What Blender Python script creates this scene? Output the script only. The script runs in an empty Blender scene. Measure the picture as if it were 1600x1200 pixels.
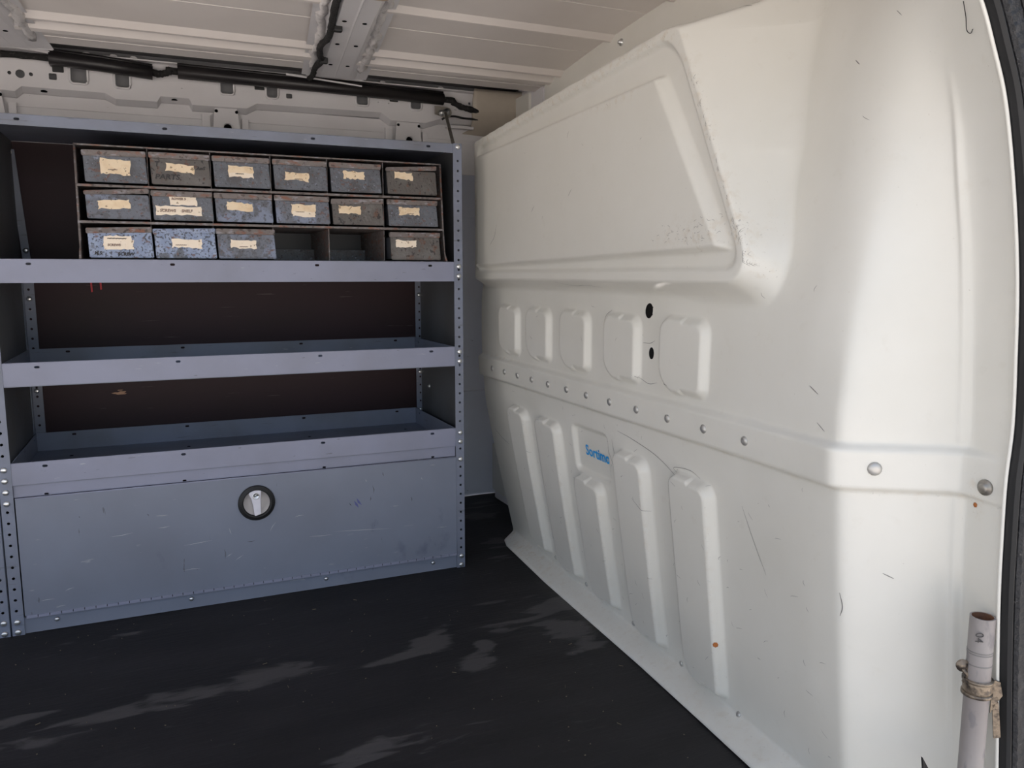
import bpy, bmesh, math, random
import numpy as np
from mathutils import Matrix, Vector
random.seed(7); rng = np.random.default_rng(5)
S = bpy.context.scene
COL = S.collection

# ------------------------------------------------------------------ camera, sky, sun, exposure
CZ = 0.8076
cam_d = bpy.data.cameras.new('camera'); cam_d.sensor_width = 36.0
cam_d.lens = 1238.26 / 1600 * 36.0
cam_d.clip_start = 0.02; cam_d.clip_end = 200
cam = bpy.data.objects.new('camera', cam_d); COL.objects.link(cam)
cam.location = (0, 0, CZ)
cam.rotation_euler = (math.radians(90 - 7.8736), math.radians(0.0), math.radians(-23.4452))
S.camera = cam
W = bpy.data.worlds.new('world'); S.world = W; W.use_nodes = True
wn = W.node_tree
sky = wn.nodes.new('ShaderNodeTexSky'); sky.sky_type = 'NISHITA'
sky.sun_disc = False; sky.sun_elevation = math.radians(48); sky.sun_rotation = math.radians(25)
sky.air_density = 1.0; sky.dust_density = 3.0; sky.ozone_density = 1.0
wn.nodes['Background'].inputs[1].default_value = 0.27
# warm white added over the blue sky to lessen its colour cast
mixc = wn.nodes.new('ShaderNodeMix'); mixc.data_type = 'RGBA'; mixc.inputs['Factor'].default_value = 0.42
mixc.inputs['B'].default_value = (2.9, 2.85, 2.8, 1)
wn.links.new(sky.outputs[0], mixc.inputs['A'])
wn.links.new(mixc.outputs['Result'], wn.nodes['Background'].inputs[0])
sun_d = bpy.data.lights.new('sun', 'SUN'); sun_d.energy = 9.5; sun_d.angle = 0.009
sun_d.color = (1.0, 0.94, 0.86)
sun = bpy.data.objects.new('sun', sun_d); COL.objects.link(sun)
sun.rotation_euler = (math.radians(-42), 0, math.radians(-25))     # the sun stands behind the van
S.view_settings.view_transform = 'Standard'; S.view_settings.look = 'None'
S.view_settings.gamma = 1.0; S.view_settings.use_curve_mapping = False
S.view_settings.exposure = 0.60

# ------------------------------------------------------------------ materials
def nodes_of(m):
    m.use_nodes = True
    nt = m.node_tree
    return nt, nt.nodes, nt.links, nt.nodes['Principled BSDF']
def plain(name, col, rough=0.5, metal=0.0, spec=0.5):
    m = bpy.data.materials.new(name); nt, N, L, B = nodes_of(m)
    B.inputs['Base Color'].default_value = (*col, 1); B.inputs['Roughness'].default_value = rough
    B.inputs['Metallic'].default_value = metal; B.inputs['Specular IOR Level'].default_value = spec
    # a little unevenness so that no surface is perfectly flat in tone
    n = N.new('ShaderNodeTexNoise'); n.inputs['Scale'].default_value = 35; n.inputs['Detail'].default_value = 4
    tc = N.new('ShaderNodeTexCoord'); L.new(tc.outputs['Object'], n.inputs['Vector'])
    mx = N.new('ShaderNodeMix'); mx.data_type = 'RGBA'
    mx.inputs['A'].default_value = (*[c * 0.9 for c in col], 1); mx.inputs['B'].default_value = (*[min(1, c * 1.08) for c in col], 1)
    L.new(n.outputs['Fac'], mx.inputs['Factor']); L.new(mx.outputs['Result'], B.inputs['Base Color'])
    return m
def worn(name, base, layers, rough=0.5, metal=0.0, bump=0.0, spec=0.5, bscale=60):
    """layers: (colour, noise scale vec3, detail, lo, hi, strength)"""
    m = bpy.data.materials.new(name); nt, N, L, B = nodes_of(m)
    B.inputs['Roughness'].default_value = rough; B.inputs['Metallic'].default_value = metal
    B.inputs['Specular IOR Level'].default_value = spec
    tc = N.new('ShaderNodeTexCoord')
    cur = None
    for i, (col, sc, det, lo, hi, st) in enumerate(layers):
        mp = N.new('ShaderNodeMapping'); mp.inputs['Scale'].default_value = sc
        mp.inputs['Location'].default_value = (3.1 * i, 1.7 * i, 0.9 * i)
        L.new(tc.outputs['Object'], mp.inputs['Vector'])
        n = N.new('ShaderNodeTexNoise'); n.inputs['Scale'].default_value = 1; n.inputs['Detail'].default_value = det
        L.new(mp.outputs['Vector'], n.inputs['Vector'])
        r = N.new('ShaderNodeMapRange'); r.inputs['From Min'].default_value = lo; r.inputs['From Max'].default_value = hi
        r.inputs['To Max'].default_value = st
        L.new(n.outputs['Fac'], r.inputs['Value'])
        mx = N.new('ShaderNodeMix'); mx.data_type = 'RGBA'
        if cur is None: mx.inputs['A'].default_value = (*base, 1)
        else: L.new(cur, mx.inputs['A'])
        mx.inputs['B'].default_value = (*col, 1)
        L.new(r.outputs['Result'], mx.inputs['Factor']); cur = mx.outputs['Result']
    L.new(cur, B.inputs['Base Color'])
    if bump:
        n = N.new('ShaderNodeTexNoise'); n.inputs['Scale'].default_value = bscale; n.inputs['Detail'].default_value = 5
        L.new(tc.outputs['Object'], n.inputs['Vector'])
        b = N.new('ShaderNodeBump'); b.inputs['Strength'].default_value = bump; b.inputs['Distance'].default_value = 0.004
        L.new(n.outputs['Fac'], b.inputs['Height']); L.new(b.outputs['Normal'], B.inputs['Normal'])
    return m

M = {}
M['grey'] = worn('grey_shelf_paint', (0.205, 0.228, 0.300), [
    ((0.15, 0.155, 0.18), (9, 9, 9), 4, 0.4, 0.75, 0.7),
    ((0.10, 0.10, 0.11), (14, 14, 90), 6, 0.66, 0.72, 0.5),
    ((0.42, 0.42, 0.45), (30, 30, 190), 5, 0.72, 0.76, 0.6)], rough=0.42, bump=0.05)
M['greylip'] = worn('grey_lip_paint', (0.27, 0.285, 0.385), [
    ((0.23, 0.24, 0.31), (8, 8, 8), 4, 0.4, 0.75, 0.8),
    ((0.13, 0.13, 0.14), (40, 40, 120), 6, 0.70, 0.74, 0.6),
    ((0.5, 0.5, 0.53), (25, 25, 220), 5, 0.73, 0.76, 0.5)], rough=0.4, bump=0.05)
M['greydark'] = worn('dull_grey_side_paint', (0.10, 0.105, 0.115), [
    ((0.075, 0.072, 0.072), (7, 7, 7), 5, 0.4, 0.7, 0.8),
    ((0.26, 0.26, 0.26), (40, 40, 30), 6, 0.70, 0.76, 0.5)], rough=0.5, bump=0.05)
M['door'] = worn('grey_door_paint', (0.215, 0.240, 0.310), [
    ((0.180, 0.196, 0.250), (5, 5, 5), 5, 0.35, 0.75, 0.8),
    ((0.10, 0.105, 0.16), (11, 11, 8), 5, 0.68, 0.76, 0.5),
    ((0.40, 0.41, 0.44), (18, 18, 150), 5, 0.715, 0.74, 0.6),
    ((0.08, 0.08, 0.09), (90, 90, 22), 5, 0.72, 0.75, 0.6)], rough=0.38, bump=0.04)
M['zinc'] = plain('zinc_plated_steel', (0.72, 0.73, 0.74), 0.28, 0.9)
M['dullsteel'] = worn('dull_steel', (0.34, 0.32, 0.29), [((0.18, 0.15, 0.12), (60, 60, 60), 4, 0.5, 0.7, 0.7)], rough=0.42, metal=0.8)
M['rivetsteel'] = plain('grey_rivet', (.52, .51, .49), .45, .7)
M['black'] = plain('black_rubber', (0.012, 0.012, 0.013), 0.55)
M['sleeve'] = worn('black_smooth_sleeve', (0.016, 0.014, 0.015), [((0.035, 0.03, 0.03), (6, 60, 60), 3, 0.5, 0.7, 0.8)], rough=0.38)
M['fuzzy'] = worn('fuzzy_black_tape', (0.014, 0.013, 0.013), [((0.10, 0.09, 0.085), (120, 120, 120), 5, 0.55, 0.75, 0.6)], rough=0.9, bump=0.8, bscale=160)
M['hole'] = plain('unlit_void', (0.006, 0.006, 0.007), 0.9, spec=0.0)
M['paper'] = worn('aged_paper', (0.90, 0.74, 0.54), [((0.74, 0.54, 0.33), (45, 45, 45), 5, 0.45, 0.70, 0.7),
    ((0.25, 0.17, 0.10), (130, 130, 130), 4, 0.635, 0.67, 0.8)], rough=0.85)
M['paperpale'] = worn('pale_torn_paper', (0.95, 0.83, 0.69), [((0.82, 0.66, 0.48), (45, 45, 45), 5, 0.5, 0.75, 0.5),
    ((0.25, 0.17, 0.10), (120, 120, 120), 4, 0.64, 0.67, 0.8)], rough=0.85)
M['ink'] = plain('marker_ink', (0.03, 0.028, 0.03), 0.6)
M['inkfaint'] = plain('faded_ink', (0.30, 0.22, 0.18), 0.8)
M['bin'] = worn('dark_grey_bin_enamel', (0.135, 0.145, 0.172), [
    ((0.085, 0.080, 0.085), (22, 22, 22), 6, 0.45, 0.62, 0.85),
    ((0.15, 0.065, 0.04), (90, 90, 120), 6, 0.60, 0.67, 0.65),
    ((0.30, 0.33, 0.42), (150, 150, 150), 6, 0.62, 0.69, 0.6),
    ((0.03, 0.028, 0.03), (220, 220, 220), 5, 0.61, 0.67, 0.8)], rough=0.36, bump=0.35, bscale=140)
M['binpatch'] = worn('part_blue_worn_bin_enamel', (0.145, 0.155, 0.19), [
    ((0.23, 0.27, 0.38), (13, 13, 13), 8, 0.53, 0.62, 0.8),
    ((0.09, 0.088, 0.098), (75, 75, 75), 7, 0.53, 0.60, 0.8),
    ((0.15, 0.065, 0.04), (90, 90, 120), 6, 0.60, 0.67, 0.65),
    ((0.03, 0.028, 0.03), (220, 220, 220), 5, 0.60, 0.66, 0.8)], rough=0.34, bump=0.35, bscale=140)
M['binbrown'] = worn('brownish_bin_enamel', (0.115, 0.103, 0.097), [
    ((0.17, 0.16, 0.155), (26, 26, 26), 6, 0.48, 0.66, 0.7),
    ((0.15, 0.065, 0.035), (60, 60, 60), 5, 0.58, 0.66, 0.7),
    ((0.03, 0.028, 0.03), (120, 120, 120), 6, 0.60, 0.65, 0.9)], rough=0.42, bump=0.4, bscale=140)
M['binblue'] = worn('blue_worn_bin_enamel', (0.25, 0.31, 0.46), [
    ((0.34, 0.40, 0.55), (60, 60, 60), 5, 0.45, 0.65, 0.8),
    ((0.12, 0.125, 0.145), (17, 17, 17), 7, 0.56, 0.60, 0.9),
    ((0.05, 0.053, 0.065), (190, 190, 190), 7, 0.54, 0.60, 0.9),
    ((0.15, 0.07, 0.04), (50, 50, 70), 5, 0.61, 0.68, 0.8)], rough=0.32, bump=0.35, bscale=140)
M['rustlip'] = worn('rusty_rolled_edge', (0.17, 0.145, 0.14), [
    ((0.23, 0.075, 0.035), (40, 40, 90), 5, 0.54, 0.66, 0.75),
    ((0.34, 0.34, 0.38), (50, 30, 120), 6, 0.56, 0.66, 0.6),
    ((0.05, 0.035, 0.03), (100, 100, 100), 5, 0.58, 0.64, 0.8)], rough=0.4, bump=0.4, bscale=160)
M['binin'] = worn('dark_bin_inside', (0.045, 0.05, 0.062), [((0.18, 0.06, 0.02), (18, 18, 18), 5, 0.66, 0.74, 0.8)], rough=0.4)
M['ply'] = worn('brown_film_plywood', (0.037, 0.020, 0.025), [
    ((0.030, 0.018, 0.019), (4, 4, 10), 4, 0.4, 0.7, 0.8),
    ((0.14, 0.11, 0.11), (9, 9, 130), 6, 0.69, 0.75, 0.5)], rough=0.5, bump=0.08, spec=0.2)
M['bare'] = plain('bare_wood_scar', (0.55, 0.34, 0.23), 0.8)
M['roof'] = worn('white_roof_paint', (0.80, 0.745, 0.71), [((0.72, 0.66, 0.62), (5, 5, 5), 4, 0.4, 0.75, 0.7)], rough=0.42)
M['van'] = worn('white_body_paint', (0.76, 0.74, 0.75), [((0.66, 0.63, 0.63), (6, 6, 6), 4, 0.45, 0.75, 0.6),
    ((0.10, 0.10, 0.11), (30, 30, 70), 5, 0.735, 0.76, 0.7)], rough=0.35)
M['sealant'] = worn('lumpy_white_sealant', (0.66, 0.63, 0.62), [((0.35, 0.33, 0.32), (90, 90, 90), 5, 0.55, 0.7, 0.6)], rough=0.8, bump=0.8, bscale=120)
M['tan'] = plain('tan_trim_plastic', (0.50, 0.44, 0.365), 0.5)
M['blue'] = plain('blue_print', (0.012, 0.33, 0.78), 0.5)
M['red'] = plain('red_strap', (0.50, 0.02, 0.03), 0.5)
M['conduit'] = worn('weathered_conduit', (0.31, 0.285, 0.275), [((0.23, 0.20, 0.19), (10, 10, 10), 4, 0.4, 0.7, 0.8),
    ((0.16, 0.15, 0.16), (60, 60, 25), 6, 0.58, 0.66, 0.6)], rough=0.6, bump=0.1)
M['copper'] = worn('rusty_pipe_bore', (0.22, 0.10, 0.05), [((0.12, 0.06, 0.04), (60, 60, 60), 4, 0.4, 0.7, 0.8)], rough=0.8)
M['clamp'] = worn('tarnished_clamp', (0.25, 0.20, 0.15), [((0.06, 0.05, 0.045), (90, 90, 90), 6, 0.5, 0.62, 0.9)], rough=0.42, metal=0.6, bump=0.3, bscale=200)
M['body'] = plain('blue_grey_door_edge', (0.10, 0.15, 0.22), 0.25)
M['ground'] = worn('pale_paving', (0.56, 0.525, 0.49), [((0.47, 0.44, 0.41), (2, 2, 2), 5, 0.4, 0.7, 0.8)], rough=0.9)
M['cabdark'] = plain('dark_cab_blocker', (.02, .025, .03), .7)
M['gapshade'] = plain('gap_shade_grey', (.17, .165, .175), .6)  # grey that stands for the shade in the roof gap
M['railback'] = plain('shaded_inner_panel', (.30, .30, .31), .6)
M['sidewall'] = worn('skylit_side_paint', (0.80, 0.84, 0.95), [((0.74, 0.77, 0.86), (6, 6, 6), 4, 0.45, 0.75, 0.6),  # pale body paint with blue skylight mixed into its colour
    ((0.10, 0.10, 0.12), (30, 30, 70), 5, 0.735, 0.76, 0.7)], rough=0.35)
M['scar'] = plain('scratch_line', (0.21, 0.20, 0.19), 0.7)
M['rust'] = plain('rust_chip', (0.42, 0.14, 0.035), 0.8)
M['lamp'] = plain('beige_lamp_housing', (0.42, 0.33, 0.24), 0.5)
M['chip'] = plain('dust_and_chips', (0.17, 0.14, 0.095), 0.8)

def mat_bulk():                     # cream painted sheet with dirt and wear carried by a vertex attribute
    m = bpy.data.materials.new('cream_bulkhead_paint'); nt, N, L, B = nodes_of(m)
    B.inputs['Roughness'].default_value = 0.32; B.inputs['Specular IOR Level'].default_value = 0.5
    at = N.new('ShaderNodeAttribute'); at.attribute_name = 'wear'
    tc = N.new('ShaderNodeTexCoord')
    def noise(sc, det, rough=0.6):
        n = N.new('ShaderNodeTexNoise'); n.inputs['Scale'].default_value = sc; n.inputs['Detail'].default_value = det
        n.inputs['Roughness'].default_value = rough
        L.new(tc.outputs['Object'], n.inputs['Vector']); return n.outputs['Fac']
    def rng_(s, lo, hi, to=1.0):
        r = N.new('ShaderNodeMapRange'); r.inputs['From Min'].default_value = lo; r.inputs['From Max'].default_value = hi
        r.inputs['To Max'].default_value = to; L.new(s, r.inputs['Value']); return r.outputs['Result']
    def mul(a, b):
        x = N.new('ShaderNodeMath'); x.operation = 'MULTIPLY'; L.new(a, x.inputs[0]); L.new(b, x.inputs[1]); return x.outputs[0]
    def mix(f, a, col):
        x = N.new('ShaderNodeMix'); x.data_type = 'RGBA'; L.new(f, x.inputs['Factor'])
        if isinstance(a, tuple): x.inputs['A'].default_value = (*a, 1)
        else: L.new(a, x.inputs['A'])
        x.inputs['B'].default_value = (*col, 1); return x.outputs['Result']
    c = mix(rng_(noise(4, 4), 0.4, 0.75, 0.8), (0.735, 0.718, 0.665), (0.685, 0.665, 0.605))
    c = mix(rng_(noise(30, 6), 0.62, 0.78, 0.25), c, (0.58, 0.54, 0.46))
    c = mix(mul(at.outputs['Fac'], rng_(noise(60, 6), 0.50, 0.68, 0.45)), c, (0.50, 0.37, 0.22))
    c = mix(mul(at.outputs['Fac'], rng_(noise(230, 4), 0.63, 0.69, 0.7)), c, (0.14, 0.12, 0.10))
    c = mix(rng_(noise(210, 3), 0.745, 0.77, 0.6), c, (0.25, 0.2, 0.15))
    L.new(c, B.inputs['Base Color'])
    b = N.new('ShaderNodeBump'); b.inputs['Strength'].default_value = 0.06; b.inputs['Distance'].default_value = 0.002
    L.new(noise(26, 5), b.inputs['Height']); L.new(b.outputs['Normal'], B.inputs['Normal'])
    return m
M['bulk'] = mat_bulk()

def mat_mat():                      # black rubber floor covering; scuffed patches carried by an attribute
    m = bpy.data.materials.new('black_floor_mat'); nt, N, L, B = nodes_of(m)
    at = N.new('ShaderNodeAttribute'); at.attribute_name = 'wear'
    tc = N.new('ShaderNodeTexCoord')
    def noise(scv, det, dist=0.0):
        mp = N.new('ShaderNodeMapping'); mp.inputs['Scale'].default_value = scv; L.new(tc.outputs['Object'], mp.inputs['Vector'])
        n = N.new('ShaderNodeTexNoise'); n.inputs['Scale'].default_value = 1; n.inputs['Detail'].default_value = det
        n.inputs['Distortion'].default_value = dist
        L.new(mp.outputs['Vector'], n.inputs['Vector']); return n.outputs['Fac']
    def rng_(s, lo, hi, to=1.0, frm=0.0):
        r = N.new('ShaderNodeMapRange'); r.inputs['From Min'].default_value = lo; r.inputs['From Max'].default_value = hi
        r.inputs['To Min'].default_value = frm; r.inputs['To Max'].default_value = to; L.new(s, r.inputs['Value']); return r.outputs['Result']
    def op(o, a, b):
        x = N.new('ShaderNodeMath'); x.operation = o; L.new(a, x.inputs[0])
        if isinstance(b, (int, float)): x.inputs[1].default_value = b
        else: L.new(b, x.inputs[1])
        return x.outputs[0]
    def mix(f, a, col):
        x = N.new('ShaderNodeMix'); x.data_type = 'RGBA'; L.new(f, x.inputs['Factor'])
        if isinstance(a, tuple): x.inputs['A'].default_value = (*a, 1)
        else: L.new(a, x.inputs['A'])
        x.inputs['B'].default_value = (*col, 1); return x.outputs['Result']
    c = mix(rng_(noise((3, 9, 3), 5), 0.4, 0.72, 0.8), (0.0105, 0.0100, 0.0115), (0.021, 0.0195, 0.022))
    c = mix(rng_(noise((14, 150, 10), 4), 0.60, 0.75, 0.35), c, (0.045, 0.042, 0.042))
    f = op('ADD', at.outputs['Fac'], rng_(noise((9, 34, 9), 7, 0.6), 0.25, 0.75, 0.55, -0.55))
    c = mix(rng_(f, 0.38, 0.62, 0.72), c, (0.080, 0.076, 0.078))
    c = mix(rng_(noise((300, 300, 300), 2), 0.775, 0.80, 0.6), c, (0.22, 0.18, 0.12))
    L.new(c, B.inputs['Base Color'])
    B.inputs['Roughness'].default_value = 0.62; B.inputs['Specular IOR Level'].default_value = 0.35
    b = N.new('ShaderNodeBump'); b.inputs['Strength'].default_value = 0.35; b.inputs['Distance'].default_value = 0.003
    L.new(noise((20, 110, 20), 5), b.inputs['Height']); L.new(b.outputs['Normal'], B.inputs['Normal'])
    return m
M['mat'] = mat_mat()

# ------------------------------------------------------------------ helpers (meshes are written in world coordinates)
def world_loc(p):
    v = Vector((0, 0, 0))
    while p is not None:
        v = v + Vector(p.get('base', (0, 0, 0))); p = None
    return v
def adopt(o, parent):
    if parent is not None:
        o.parent = parent
        o.matrix_parent_inverse = Matrix.Translation(-Vector(parent['base']))
    return o
def link(name, me, mat, parent=None, loc=None, smooth=False):
    o = bpy.data.objects.new(name, me); COL.objects.link(o)
    if mat is not None and not me.materials: me.materials.append(M[mat] if isinstance(mat, str) else mat)
    if loc is not None: o.location = loc
    o['base'] = tuple(loc) if loc is not None else (0.0, 0.0, 0.0)
    if parent is not None: adopt(o, parent)
    if smooth: me.polygons.foreach_set('use_smooth', [True] * len(me.polygons))
    return o
def thing(name, label, cat, loc, group=None):
    o = bpy.data.objects.new(name, None); COL.objects.link(o); o.location = loc
    o.empty_display_size = 0.05
    o['base'] = tuple(loc); o['label'] = label; o['category'] = cat
    if group: o['group'] = group
    return o
def tag(o, label, cat, group=None):
    o['label'] = label; o['category'] = cat
    if group: o['group'] = group
    return o
def struct(o, label=None):
    o['kind'] = 'structure'
    if label: o['label'] = label
    return o
def pydata(name, v, f):
    me = bpy.data.meshes.new(name); me.from_pydata([tuple(a) for a in v], [], f); me.update(); return me
def bm_mesh(name, bm):
    me = bpy.data.meshes.new(name); bm.to_mesh(me); bm.free(); return me
def box(name, lo, hi, mat, parent=None, bev=0.0, seg=2):
    bm = bmesh.new(); bmesh.ops.create_cube(bm, size=1)
    for v in bm.verts:
        for i in range(3): v.co[i] = lo[i] + (v.co[i] + .5) * (hi[i] - lo[i])
    if bev: bmesh.ops.bevel(bm, geom=bm.edges[:], offset=bev, segments=seg, affect='EDGES', profile=.6)
    return link(name, bm_mesh(name, bm), mat, parent)
def prism(name, pts, axis, a0, a1, mat, parent=None, bev=0.0):
    """pts 2-D polygon in the two other axes, extruded along axis from a0 to a1"""
    o = [i for i in range(3) if i != axis]
    v = []
    for a in (a0, a1):
        for p in pts:
            q = [0, 0, 0]; q[axis] = a; q[o[0]] = p[0]; q[o[1]] = p[1]; v.append(q)
    n = len(pts)
    f = [tuple(range(n))[::-1], tuple(range(n, 2 * n))] + [(i, (i + 1) % n, n + (i + 1) % n, n + i) for i in range(n)]
    me = pydata(name, v, f)
    bm = bmesh.new(); bm.from_mesh(me); bmesh.ops.recalc_face_normals(bm, faces=bm.faces)
    if bev: bmesh.ops.bevel(bm, geom=bm.edges[:], offset=bev, segments=2, affect='EDGES')
    bm.to_mesh(me); bm.free()
    return link(name, me, mat, parent)
def rrect(cx, cy, w, h, r, n=4):
    out = []
    for (sx, sy, a0) in ((1, 1, 0), (-1, 1, 90), (-1, -1, 180), (1, -1, 270)):
        for k in range(n + 1):
            a = math.radians(a0 + 90 * k / n)
            out.append((cx + sx * (w / 2 - r) + r * math.cos(a), cy + sy * (h / 2 - r) + r * math.sin(a)))
    return out
def circ(cx, cy, r, n=10, ry=None):
    ry = r if ry is None else ry
    return [(cx + r * math.cos(2 * math.pi * k / n), cy + ry * math.sin(2 * math.pi * k / n)) for k in range(n)]
def sheet_mesh(name, outline, holes, thick):
    cu = bpy.data.curves.new(name, 'CURVE'); cu.dimensions = '2D'; cu.fill_mode = 'BOTH'
    cu.extrude = thick / 2; cu.resolution_u = 1
    for poly in [outline] + holes:
        sp = cu.splines.new('POLY'); sp.points.add(len(poly) - 1)
        for p, q in zip(sp.points, poly): p.co = (q[0], q[1], 0, 1)
        sp.use_cyclic_u = True
    o = bpy.data.objects.new('tmp', cu)
    me = bpy.data.meshes.new_from_object(o); me.name = name
    bpy.data.objects.remove(o); bpy.data.curves.remove(cu)
    return me
def sheet(name, outline, holes, thick, org, ux, uy, mat, parent=None):
    """flat sheet with real holes; 2-D (u,v) -> org + u*ux + v*uy"""
    me = sheet_mesh(name, outline, holes, thick)
    ux = Vector(ux); uy = Vector(uy); uz = ux.cross(uy).normalized()
    for v in me.vertices:
        c = v.co.copy(); v.co = Vector(org) + ux * c.x + uy * c.y + uz * c.z
    return link(name, me, mat, parent)
XZ = dict(ux=(1, 0, 0), uy=(0, 0, 1))
def catmull(P, n=8):
    P = [Vector(p) for p in P]; Q = [P[0] * 2 - P[1]] + P + [P[-1] * 2 - P[-2]]; out = []
    for i in range(1, len(Q) - 2):
        for k in range(n):
            t = k / n; a, b, c, d = Q[i - 1], Q[i], Q[i + 1], Q[i + 2]
            out.append(0.5 * ((2 * b) + (c - a) * t + (2 * a - 5 * b + 4 * c - d) * t * t + (3 * b - a - 3 * c + d) * t ** 3))
    out.append(P[-1]); return out
def tube(name, path, r, mat, parent=None, n=10, flat=1.0, jitter=0.0, smooth=True, cap=True, up=(0, 0, 1)):
    path = [Vector(p) for p in path]; v = []; f = []
    rs = r if hasattr(r, '__len__') else [r] * len(path)
    for i, p in enumerate(path):
        t = (path[min(i + 1, len(path) - 1)] - path[max(i - 1, 0)]).normalized()
        u = Vector(up); 
        if abs(u.dot(t)) > .95: u = Vector((1, 0, 0))
        s = t.cross(u).normalized(); w = s.cross(t)
        for k in range(n):
            a = 2 * math.pi * k / n; j = 1 + random.uniform(-jitter, jitter)
            v.append(p + s * math.cos(a) * rs[i] * flat * j + w * math.sin(a) * rs[i] * j)
    for i in range(len(path) - 1):
        for k in range(n):
            f.append((i * n + k, i * n + (k + 1) % n, (i + 1) * n + (k + 1) % n, (i + 1) * n + k))
    if cap: f += [tuple(range(n))[::-1], tuple(range(len(v) - n, len(v)))]
    return link(name, pydata(name, v, f), mat, parent, smooth=smooth)
def lathe_mesh(name, prof, n=14, axis=(0, -1, 0), cap=True):
    """prof (r, h); the axis points from the wall to the viewer"""
    ax = Vector(axis).normalized(); u = ax.orthogonal().normalized(); w = ax.cross(u)
    v = []; f = []
    for (r, h) in prof:
        for k in range(n):
            a = 2 * math.pi * k / n; v.append(u * math.cos(a) * r + w * math.sin(a) * r + ax * h)
    for i in range(len(prof) - 1):
        for k in range(n): f.append((i * n + k, i * n + (k + 1) % n, (i + 1) * n + (k + 1) % n, (i + 1) * n + k))
    if cap: f.append(tuple(range(n))[::-1]); f.append(tuple(range(len(v) - n, len(v))))
    me = pydata(name, v, f)
    bm = bmesh.new(); bm.from_mesh(me); bmesh.ops.recalc_face_normals(bm, faces=bm.faces); bm.to_mesh(me); bm.free()
    me.polygons.foreach_set('use_smooth', [True] * len(me.polygons))
    return me
def multi_box(name, boxes, mat, parent=None, bev=0.0):
    bm = bmesh.new()
    for lo, hi in boxes:
        r = bmesh.ops.create_cube(bm, size=1)
        for v in r['verts']:
            for i in range(3): v.co[i] = lo[i] + (v.co[i] + .5) * (hi[i] - lo[i])
    if bev: bmesh.ops.bevel(bm, geom=bm.edges[:], offset=bev, segments=1, affect='EDGES')
    return link(name, bm_mesh(name, bm), mat, parent)
def text(name, s, size, org, ux, uy, mat, parent=None, bold=0.0, shear=0.0, sx=1.0, ext=0.0002):
    cu = bpy.data.curves.new(name, 'FONT'); cu.body = s; cu.size = size; cu.extrude = ext; cu.offset = bold; cu.shear = shear
    cu.resolution_u = 3
    o = bpy.data.objects.new('tmp', cu); COL.objects.link(o); bpy.context.view_layer.update()
    me = bpy.data.meshes.new_from_object(o.evaluated_get(bpy.context.evaluated_depsgraph_get())); me.name = name
    bpy.data.objects.remove(o); bpy.data.curves.remove(cu)
    ux = Vector(ux).normalized(); uy = Vector(uy).normalized(); uz = ux.cross(uy)
    for v in me.vertices:
        c = v.co.copy(); v.co = Vector(org) + ux * c.x * sx + uy * c.y + uz * c.z
    return link(name, me, mat, parent)

# ------------------------------------------------------------------ bulkhead surface x = f(y, z)
def sstep(a, b, x):
    t = np.clip((x - a) / (b - a), 0, 1); return t * t * (3 - 2 * t)
def smin(a, b, k):
    h = np.clip(0.5 + 0.5 * (b - a) / k, 0, 1); return b * (1 - h) + a * h - k * h * (1 - h)
def smax(a, b, k): return -smin(-a, -b, k)
def blur(A, s, axis):
    r = int(3 * s) + 1; k = np.exp(-0.5 * (np.arange(-r, r + 1) / s) ** 2); k /= k.sum()
    P = np.pad(A, [(r, r) if i == axis else (0, 0) for i in (0, 1)], mode='edge')
    return np.apply_along_axis(lambda m: np.convolve(m, k, 'valid'), axis, P)
YC = [.62, .64, .71, .795, .86, .985, 1.10, 1.30, 2.20]
ZR = [0, .15, .30, .45, .60, .75, .85, 1.0, 1.12, 1.22, 1.40]
TAB = np.array([
    [.980, .968, .950, .934, .938, .930, .920, .885, .820, .70, .46],
    [.999, .987, .969, .955, .959, .950, .938, .901, .837, .73, .51],
    [1.020, 1.003, .988, .975, .972, .962, .950, .914, .870, .80, .66],
    [.892, .874, .858, .843, .832, .846, .860, .880, .876, .870, .83],
    [.893, .873, .857, .843, .834, .842, .858, .878, .890, .915, .93],
    [.898, .880, .863, .849, .838, .845, .872, .908, .930, .950, 1.00],
    [.904, .884, .866, .848, .840, .843, .86, .93, 1.00, 1.04, 1.04],
    [.915, .890, .868, .848, .840, .840, .86, .98, 1.04, 1.04, 1.04],
    [.950, .915, .880, .850, .840, .840, .86, .98, 1.04, 1.04, 1.04]])
BY = np.arange(.60, 2.2401, .005); BZ = np.arange(-.02, 1.4201, .005)
_t = np.array([np.interp(BZ, ZR, row) for row in TAB])           # cols x z
BASE = np.array([np.interp(BY, YC, _t[:, j]) for j in range(len(BZ))]).T   # y x z
B1 = blur(BASE, 1.6, 0); B2 = blur(BASE, 4.5, 0)
wz = sstep(.62, .95, BZ)[None, :]                                  # corner ridge is crisp at the band and soft higher up
BASE = B1 * (1 - wz) + B2 * wz
BASE = blur(BASE, 5, 1)
def base_x(y, z):
    fy = np.clip((y - BY[0]) / .005, 0, len(BY) - 1.001); fz = np.clip((z - BZ[0]) / .005, 0, len(BZ) - 1.001)
    i = fy.astype(int); j = fz.astype(int); a = fy - i; b = fz - j
    return (BASE[i, j] * (1 - a) * (1 - b) + BASE[i + 1, j] * a * (1 - b) + BASE[i, j + 1] * (1 - a) * b + BASE[i + 1, j + 1] * a * b)
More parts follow.
